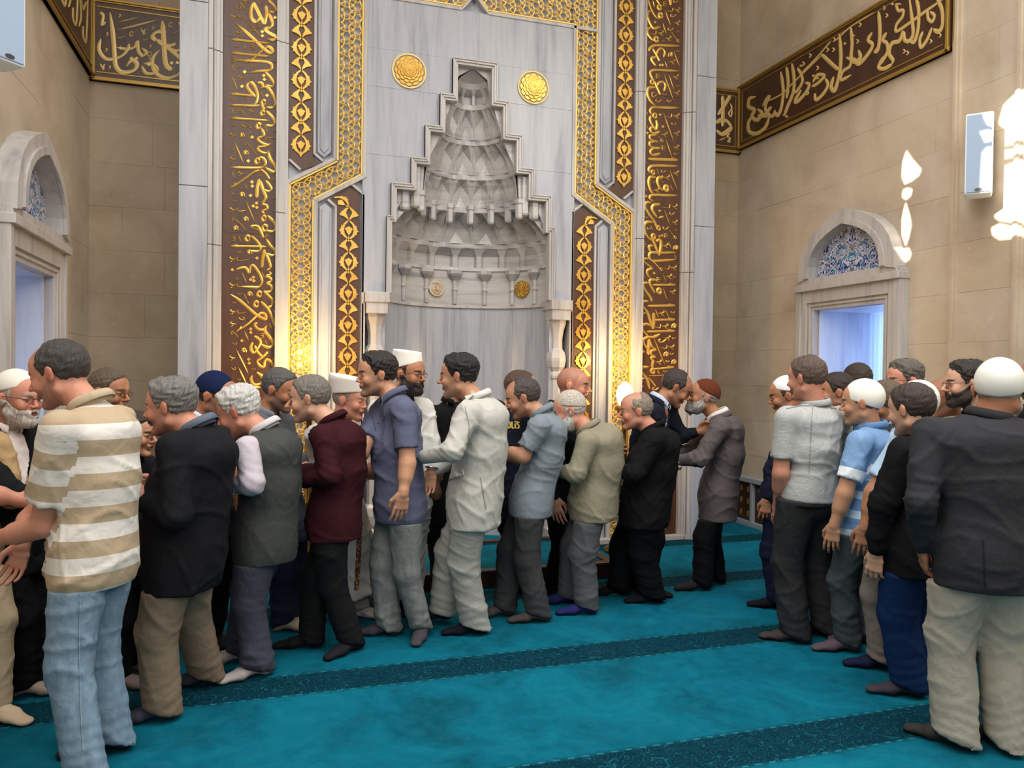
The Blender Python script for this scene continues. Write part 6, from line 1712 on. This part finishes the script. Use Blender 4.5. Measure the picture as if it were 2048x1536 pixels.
Q['polis'] = person('policeman in dark navy uniform jacket with yellow lettering', 5.5, (1042, 778), (1010, 822), (1018, 1000), [(1046, 1186), (1028, 1180)], body=-45, face=-10, top='jacket', top_m=(24, 28, 40), legs=(24, 25, 32), sock=(30, 26, 28), arms={'R': 'down', 'L': 'fwd'}, spec=dict(hair='short', hair_rgb=(84, 62, 50), skin='light'), low=False)
Q['bluegrey'] = person('balding man in grey-blue short-sleeved shirt looking down', 4.95, (1046, 796), (1086, 832), (1062, 1000), [(1078, 1243), (1006, 1232)], body=176, face=178, pitch=-16, top='shirt', top_m=(124, 134, 142), sleeve='short', legs=(62, 62, 64), sock=(70, 64, 62), hem=.10, fat=.3, belly=.03, hunch=.05,
    arms={'L': ((1046, 912, -.18), (1000, 900, -.10), (970, 898, -.08), .5), 'R': 'fwd'}, toes=(188, 195), spec=dict(hair='recede', hair_rgb=(70, 62, 58), skin='mid', stubble=.35, nose=1.15))
person('tall shaven-headed man in black standing behind the bearded old man', 5.45, (1147, 772), (1120, 822), (1128, 1000), [(1108, 1186), (1160, 1184)], body=-20, face=-18, pitch=-3, top='jacket', top_m=BLK, legs=BLK2, sock=(28, 26, 28), fat=.8, belly=.05, sh_w=.22, arms={'R': 'down', 'L': 'fwd'}, spec=dict(hair='none', skin='ruddy', stubble=.3), hs=1.10)
Q['olive'] = person('stooped white-bearded old man in lace skullcap and olive jacket', 5.15, (1139, 822), (1178, 862), (1186, 1000), [(1172, 1228), (1134, 1207)], body=172, face=178, pitch=-14, top='jacket', top_m=(140, 134, 114), legs=(84, 86, 90), sock=(34, 38, 92), hem=.13, fat=.4, belly=.05, hunch=.09, legw=1.05,
    arms={'L': ((1152, 948, -.22), (1112, 940, -.12), None, .5), 'R': 'fwd'}, toes=(186, 186), spec=dict(cap='lace', cap_rgb=(206, 196, 182), hair='short', hair_rgb=(196, 188, 180), beard=('full', .045), beard_rgb=(190, 184, 176), skin='ruddy', nose=1.1))
Q['black2'] = person('stout balding man in black jacket and trousers near the right lamp', 5.3, (1271, 822), (1308, 862), (1288, 1010), [(1306, 1205), (1234, 1190)], body=174, face=180, pitch=-4, top='jacket', top_m=BLK2, legs=BLK2, sock=(18, 18, 24), hem=.14, fat=1.0, belly=.06, hunch=.05, legw=1.1, sh_w=.2,
    arms={'L': ((1268, 948, -.26), (1222, 938, -.14), None, .5), 'R': 'fwd'}, toes=(184, 186), spec=dict(hair='bald_top', hair_rgb=(138, 126, 112), skin='ruddy', stubble=.05))
person('tall man in dark suit and spectacles stooping to kiss an elder', 5.62, (1352, 776), (1318, 808), (1290, 985), [(1290, 1188), (1262, 1186)], body=-30, face=-8, pitch=-30, top='jacket', top_m=(26, 30, 42), open_front=False, vneck=True, under=(188, 200, 220), legs=BLK2, sock=(24, 24, 28), hem=.14,
    arms={'L': ((1362, 872, .18), (1398, 862, .12), None, .4), 'R': ((1318, 900, -.2), (1336, 925, -.1), None, .5)}, spec=dict(hair='recede', hair_rgb=(58, 50, 48), skin='tan', glasses=True, stubble=.25))
Q['brown'] = person('bearded elder in brown skullcap and grey-brown blazer lifting his face', 5.72, (1406, 794), (1436, 836), (1436, 985), [(1402, 1180), (1432, 1168)], body=172, face=180, pitch=10, top='jacket', top_m=(92, 84, 84), under=(222, 218, 214), vneck=True, legs=BLK2, sock=(38, 34, 34), hem=.20, hunch=.06, sh_w=.19,
    arms={'L': ((1400, 918, -.22), (1344, 920, -.10), (1322, 922, -.06), .6), 'R': ((1385, 900, .2), (1342, 905, .08), (1325, 915, .06), .6)}, toes=(184, 186),
    spec=dict(cap='skull', cap_rgb=(96, 50, 34), hair='short', hair_rgb=(150, 140, 130), beard=('full', .030), beard_rgb=(150, 146, 140), skin='tan', nose=1.15))
# ------------------------------------------------------------------ the waiting group on the right
person('man in white skullcap and navy jacket, furthest left of the waiting group', 5.25, (1572, 792), (1590, 842), (1562, 1000), [(1556, 1218), (1580, 1214)], body=160, face=165, pitch=-10, top='jacket', top_m=(26, 30, 48), legs=(26, 30, 52), sock=(20, 20, 24), hem=.14,
    arms={'L': ((1545, 940, -.1), (1535, 1000, -.12), (1530, 1035, -.12), .6), 'R': 'down'}, spec=dict(cap='skull', cap_rgb=(224, 224, 226), hair='short', hair_rgb=(50, 40, 36), skin='tan'))
person('balding dark-haired man rising above the grey shirt, before the blue window', 5.6, (1612, 746), (1622, 800), (1625, 990), [(1618, 1190), (1640, 1188)], body=130, face=150, top='shirt', top_m=(70, 64, 60), legs=BLK2, spec=dict(hair='thin', hair_rgb=(54, 44, 38), skin='tan'), low=True)
Q['grey'] = person('man in pale grey short-sleeved shirt and dark trousers seen from behind', 4.55, (1613, 757), (1632, 818), (1618, 990), [(1590, 1284), (1650, 1272)], body=112, face=130, pitch=-4, top='shirt', top_m=(176, 178, 176), top_kind='check', sleeve='short', legs=(50, 50, 52), sock=(66, 58, 56), hem=.03, fat=.5, sh_w=.215, belt=True, hunch=.02,
    arms={'L': ((1562, 945, -.06), (1556, 1008, .06), (1550, 1060, .10), .4), 'R': 'fwd'}, toes=(160, 120), legw=1.08, spec=dict(hair='short', hair_rgb=(88, 72, 62), skin='ruddy', stubble=.1))
person('dark-haired man in dark collar between grey shirt and white skullcap', 5.1, (1672, 785), (1690, 838), (1680, 1000), [(1660, 1220), (1690, 1216)], body=150, face=165, top='shirt', top_m=(40, 44, 58), legs=(40, 40, 46), spec=dict(hair='short', hair_rgb=(48, 40, 36), skin='tan'), low=True)
person('man with closely cropped dark hair against the blue window, back turned', 5.3, (1714, 765), (1722, 815), (1720, 990), [(1710, 1205), (1735, 1200)], body=100, face=95, top='shirt', top_m=(60, 60, 66), legs=(40, 40, 46), spec=dict(hair='short', hair_rgb=(58, 48, 42), skin='tan'), low=True)
Q['polo2'] = person('man in white skullcap and light blue polo with white bands', 4.42, (1724, 806), (1744, 862), (1722, 1040), [(1694, 1302), (1726, 1285)], body=140, face=150, pitch=-4, top='polo', top_kind='bands', top_m=(126, 160, 200), top2=(110, 150, 196), sleeve='short', legs=(68, 76, 80), sock=(92, 78, 88), hem=.08, sh_w=.195, legw=1.0,
    arms={'L': ((1690, 985, -.16), (1668, 1052, -.14), (1660, 1100, -.13), .4), 'R': 'down'}, toes=(178, 175), collar_m=(110, 148, 192), spec=dict(cap='skull', cap_rgb=(228, 226, 216), cap_z=.0, cap_tilt=.14, hair='short', hair_rgb=(70, 58, 50), skin='mid', stubble=.15))
person('brown-haired man in dark collar behind the banded blue polo', 4.85, (1770, 802), (1785, 856), (1780, 1020), [(1770, 1260), (1795, 1255)], body=120, face=120, top='shirt', top_m=(52, 50, 56), legs=(60, 60, 60), spec=dict(hair='short', hair_rgb=(104, 88, 72), skin='tan'), low=True)
person('grey-haired man in thin spectacles facing left before the window frame', 4.95, (1808, 762), (1830, 818), (1830, 1000), [(1820, 1250), (1845, 1245)], body=175, face=184, pitch=-3, top='jacket', top_m=(60, 60, 64), legs=BLK2, spec=dict(hair='full', hair_rgb=(96, 90, 84), glasses=True, skin='ruddy'), low=True)
person('man in white skullcap, pale blue shirt and beige trousers behind a black coat', 4.12, (1832, 812), (1816, 862), (1784, 1060), [(1766, 1338), (1800, 1330)], body=150, face=110, top='shirt', top_m=(176, 204, 228), sleeve='short', legs=(136, 124, 116), sock=(24, 30, 56), hem=.10, fat=.2,
    arms={'L': ((1748, 985, -.16), (1730, 1056, -.16), (1722, 1105, -.15), .4), 'R': 'down'}, toes=(165, 165), spec=dict(cap='skull', cap_rgb=(224, 222, 216), cap_z=.0, hair='short', hair_rgb=(60, 50, 44), skin='tan'))
Q['coat'] = person('dark-haired man in short black coat and navy trousers from behind', 3.82, (1822, 820), (1850, 880), (1832, 1090), [(1820, 1392), (1862, 1385)], body=128, face=122, pitch=-8, top='coat', top_m=(18, 18, 21), legs=(18, 44, 88), sock=(62, 58, 66), hem=.14, fat=.4,
    arms={'L': ((1764, 1010, -.10), (1752, 1108, -.06), (1746, 1150, -.04), .6), 'R': 'down'}, toes=(166, 160), legw=1.12, spec=dict(hair='short', hair_rgb=(62, 50, 46), skin='light'))
person('balding man in spectacles with beige collar, turned left', 4.62, (1892, 796), (1902, 850), (1905, 1020), [(1890, 1300), (1925, 1295)], body=165, face=172, top='shirt', top_m=(186, 176, 154), legs=(80, 80, 84), spec=dict(hair='bald_top', hair_rgb=(76, 68, 64), glasses=True, skin='tan'), low=True)
person('dark-haired bearded man in spectacles and black jacket, turned left', 4.4, (1932, 768), (1958, 832), (1960, 1020), [(1940, 1320), (1975, 1310)], body=150, face=168, pitch=-2, top='jacket', top_m=(22, 22, 26), legs=BLK2, collar_m=(22, 22, 26), spec=dict(hair='full', hair_rgb=(44, 40, 38), beard=('full', .0), beard_rgb=(60, 50, 44), glasses=True, skin='light'))
person('man at the right edge whose face just enters the picture', 4.2, (2086, 752), (2105, 815), (2105, 1020), [(2080, 1320), (2110, 1315)], body=175, face=182, top='jacket', top_m=(40, 40, 44), legs=BLK2, spec=dict(hair='short', skin='ruddy'), low=True)
Q['blazer'] = person('large man in white skullcap, charcoal blazer and cream trousers from behind', 3.24, (1998, 782), (1976, 846), (1972, 1100), [(1908, 1492), (2008, 1500)], body=82, face=58, pitch=-4, top='jacket', top_m=(50, 50, 54), legs=(170, 164, 150), sock=(54, 52, 50), hem=.16, fat=.75, sh_w=.225, hunch=.03, belly=.04,
    arms={'L': ((1842, 1005, -.02), (1845, 1098, .10), (1848, 1145, .14), .6), 'R': 'down'}, toes=(132, 95), legw=1.16, spec=dict(cap='skull', cap_rgb=(224, 224, 216), cap_z=.0, cap_tilt=.10, hair='short', hair_rgb=(176, 168, 160), beard=('full', .008), beard_rgb=(170, 162, 152), skin='tan'))

# ------------------------------------------------------------------ things on the clothes
M_YEL = newmat('yellow_print', srgb(222, 196, 96), .6)
L = strip_px
x0, y0 = 1005, 856
decal(Q['polis']['root'], L([(x0, y0), (x0, y0-14), (x0+5, y0-14), (x0+6, y0-10), (x0+1, y0-7)], 2.6, 3), 'printed_letter', M_YEL)
decal(Q['polis']['root'], L([(x0+9, y0-2), (x0+9, y0-10), (x0+12, y0-13), (x0+15, y0-10), (x0+15, y0-2), (x0+12, y0), (x0+9, y0-2)], 2.4, 2), 'printed_letter', M_YEL)
decal(Q['polis']['root'], L([(x0+18.5, y0-13), (x0+18.5, y0), (x0+22, y0)], 2.6, 3), 'printed_letter', M_YEL)
decal(Q['polis']['root'], L([(x0+25, y0-9), (x0+25, y0+1)], 2.6, 3)+L([(x0+25, y0-14), (x0+25, y0-11.5)], 2.6, 1), 'printed_letter', M_YEL)
decal(Q['polis']['root'], L([(x0+33, y0-11), (x0+29, y0-12), (x0+28.5, y0-8), (x0+32.5, y0-5), (x0+32, y0), (x0+28, y0)], 2.4, 2), 'printed_letter', M_YEL)
decal(Q['polis']['root'], L([(983, 812), (993, 806)], 2, 3), 'epaulette_stripe', M_YEL)
for dx in (0, 7): decal(Q['pol2']['root'], [[(886+dx, 803), (888+dx, 800), (890+dx, 803), (893+dx, 804), (890+dx, 806), (888+dx, 809), (886+dx, 806), (884+dx, 804)]], 'star_badge', M_YEL)
decal(Q['blue']['root'], L([(754, 847), (759, 846)], 2, 2), 'chest_emblem', newmat('emblem', srgb(44, 92, 62), .6))
dk = cloth((58, 62, 84)); decal(Q['blue']['root'], L([(742, 822), (752, 862)], 1.2, 8), 'placket_seam', dk)
cs = cloth((148, 146, 138)); cl = cloth((206, 204, 196))
decal(Q['cream']['root'], L([(898, 951), (912, 948), (927, 944)], 11, 1), 'pocket_flap', cl, .006)
decal(Q['cream']['root'], L([(899, 959), (914, 955), (928, 952)], 1.6, 8)+L([(961, 955), (966, 985), (972, 1018)], 1.8, 8)+L([(930, 812), (938, 850), (936, 890)], 1.2, 8), 'jacket_seam', cs)
decal(Q['cream']['root'], L([(918, 812), (932, 797), (948, 784)], 8, 1), 'lapel', cl, .008)
tm = newmat('embroidery', srgb(120, 70, 48), .7); tt = NT(tm); vv = tt.add('ShaderNodeTexVoronoi'); vv.inputs['Scale'].default_value = 70; tt.link(tt.world(), vv.inputs['Vector'])
tt.color(tt.mix(tt.math('LESS_THAN', vv.outputs['Distance'], .42), srgb(112, 60, 44), srgb(206, 170, 118)))
decal(Q['imam']['root'], L([(664, 824), (680, 840), (694, 856), (702, 874), (707, 892)], 10, 4), 'robe_border', tm, .008, .004)
decal(Q['imam']['root'], L([(707, 892), (712, 940), (716, 1000), (718, 1060), (716, 1120), (712, 1180)], 9, 8), 'robe_border', tm, .008, .004)
decal(Q['olive']['root'], [[(1122, 893), (1126, 889), (1131, 892), (1132, 899), (1129, 905), (1124, 906), (1121, 900)]], 'red_pocket_flower', newmat('red_cloth', srgb(170, 28, 44), .7), .012)
decal(Q['grey']['root'], L([(1572, 818), (1600, 812), (1640, 812), (1672, 818)], 1.2, 6)+L([(1625, 812), (1622, 870), (1618, 948)], 1., 10), 'yoke_seam', cloth((140, 142, 142)))
decal(Q['blazer']['root'], L([(1966, 1080), (1968, 1130), (1970, 1178)], 2.2, 8), 'jacket_seam', cloth((34, 34, 38)))
decal(Q['stripe']['root'], L([(160, 1200), (158, 1300), (160, 1400), (166, 1500)], 1.4, 12), 'jeans_seam', cloth((148, 166, 178)))
# a wrist watch and a leather pouch seen between the blue shirt and the cream suit
mb = MB(); c = Q['cream']['ARM'][1][2]; d_ = Q['cream']['ARM'][1][3]; u_ = unit(np.cross(d_, [0, 1, 0])); v_ = np.cross(d_, u_)
mb.tube([c-d_*.03+(u_*math.cos(a)+v_*math.sin(a))*.036 for a in np.linspace(0, 2*PI, 17)[:-1]], .007, 6, True)
mesh_obj('wrist_watch', np.array(mb.v), mb.f, newmat('watch_steel', srgb(150, 152, 156), .25, .8), Q['cream']['root'], Q['cream']['origin'])
pc = at(868, 978, 4.62); g = Grid(pc-.12, pc+.12, .006); g.put(Ell(pc, (.04, .02, .06)), 0); g.put(Ell(pc+np.array([.015, 0, -.03]), (.035, .02, .04)), .02)
P, Q_ = nets(g); o = mesh_obj('leather_pouch', P, Q_, newmat('brown_leather', srgb(86, 56, 36), .45), None, pc); tag(o, 'small brown leather pouch held low between blue shirt and cream suit', 'pouch')
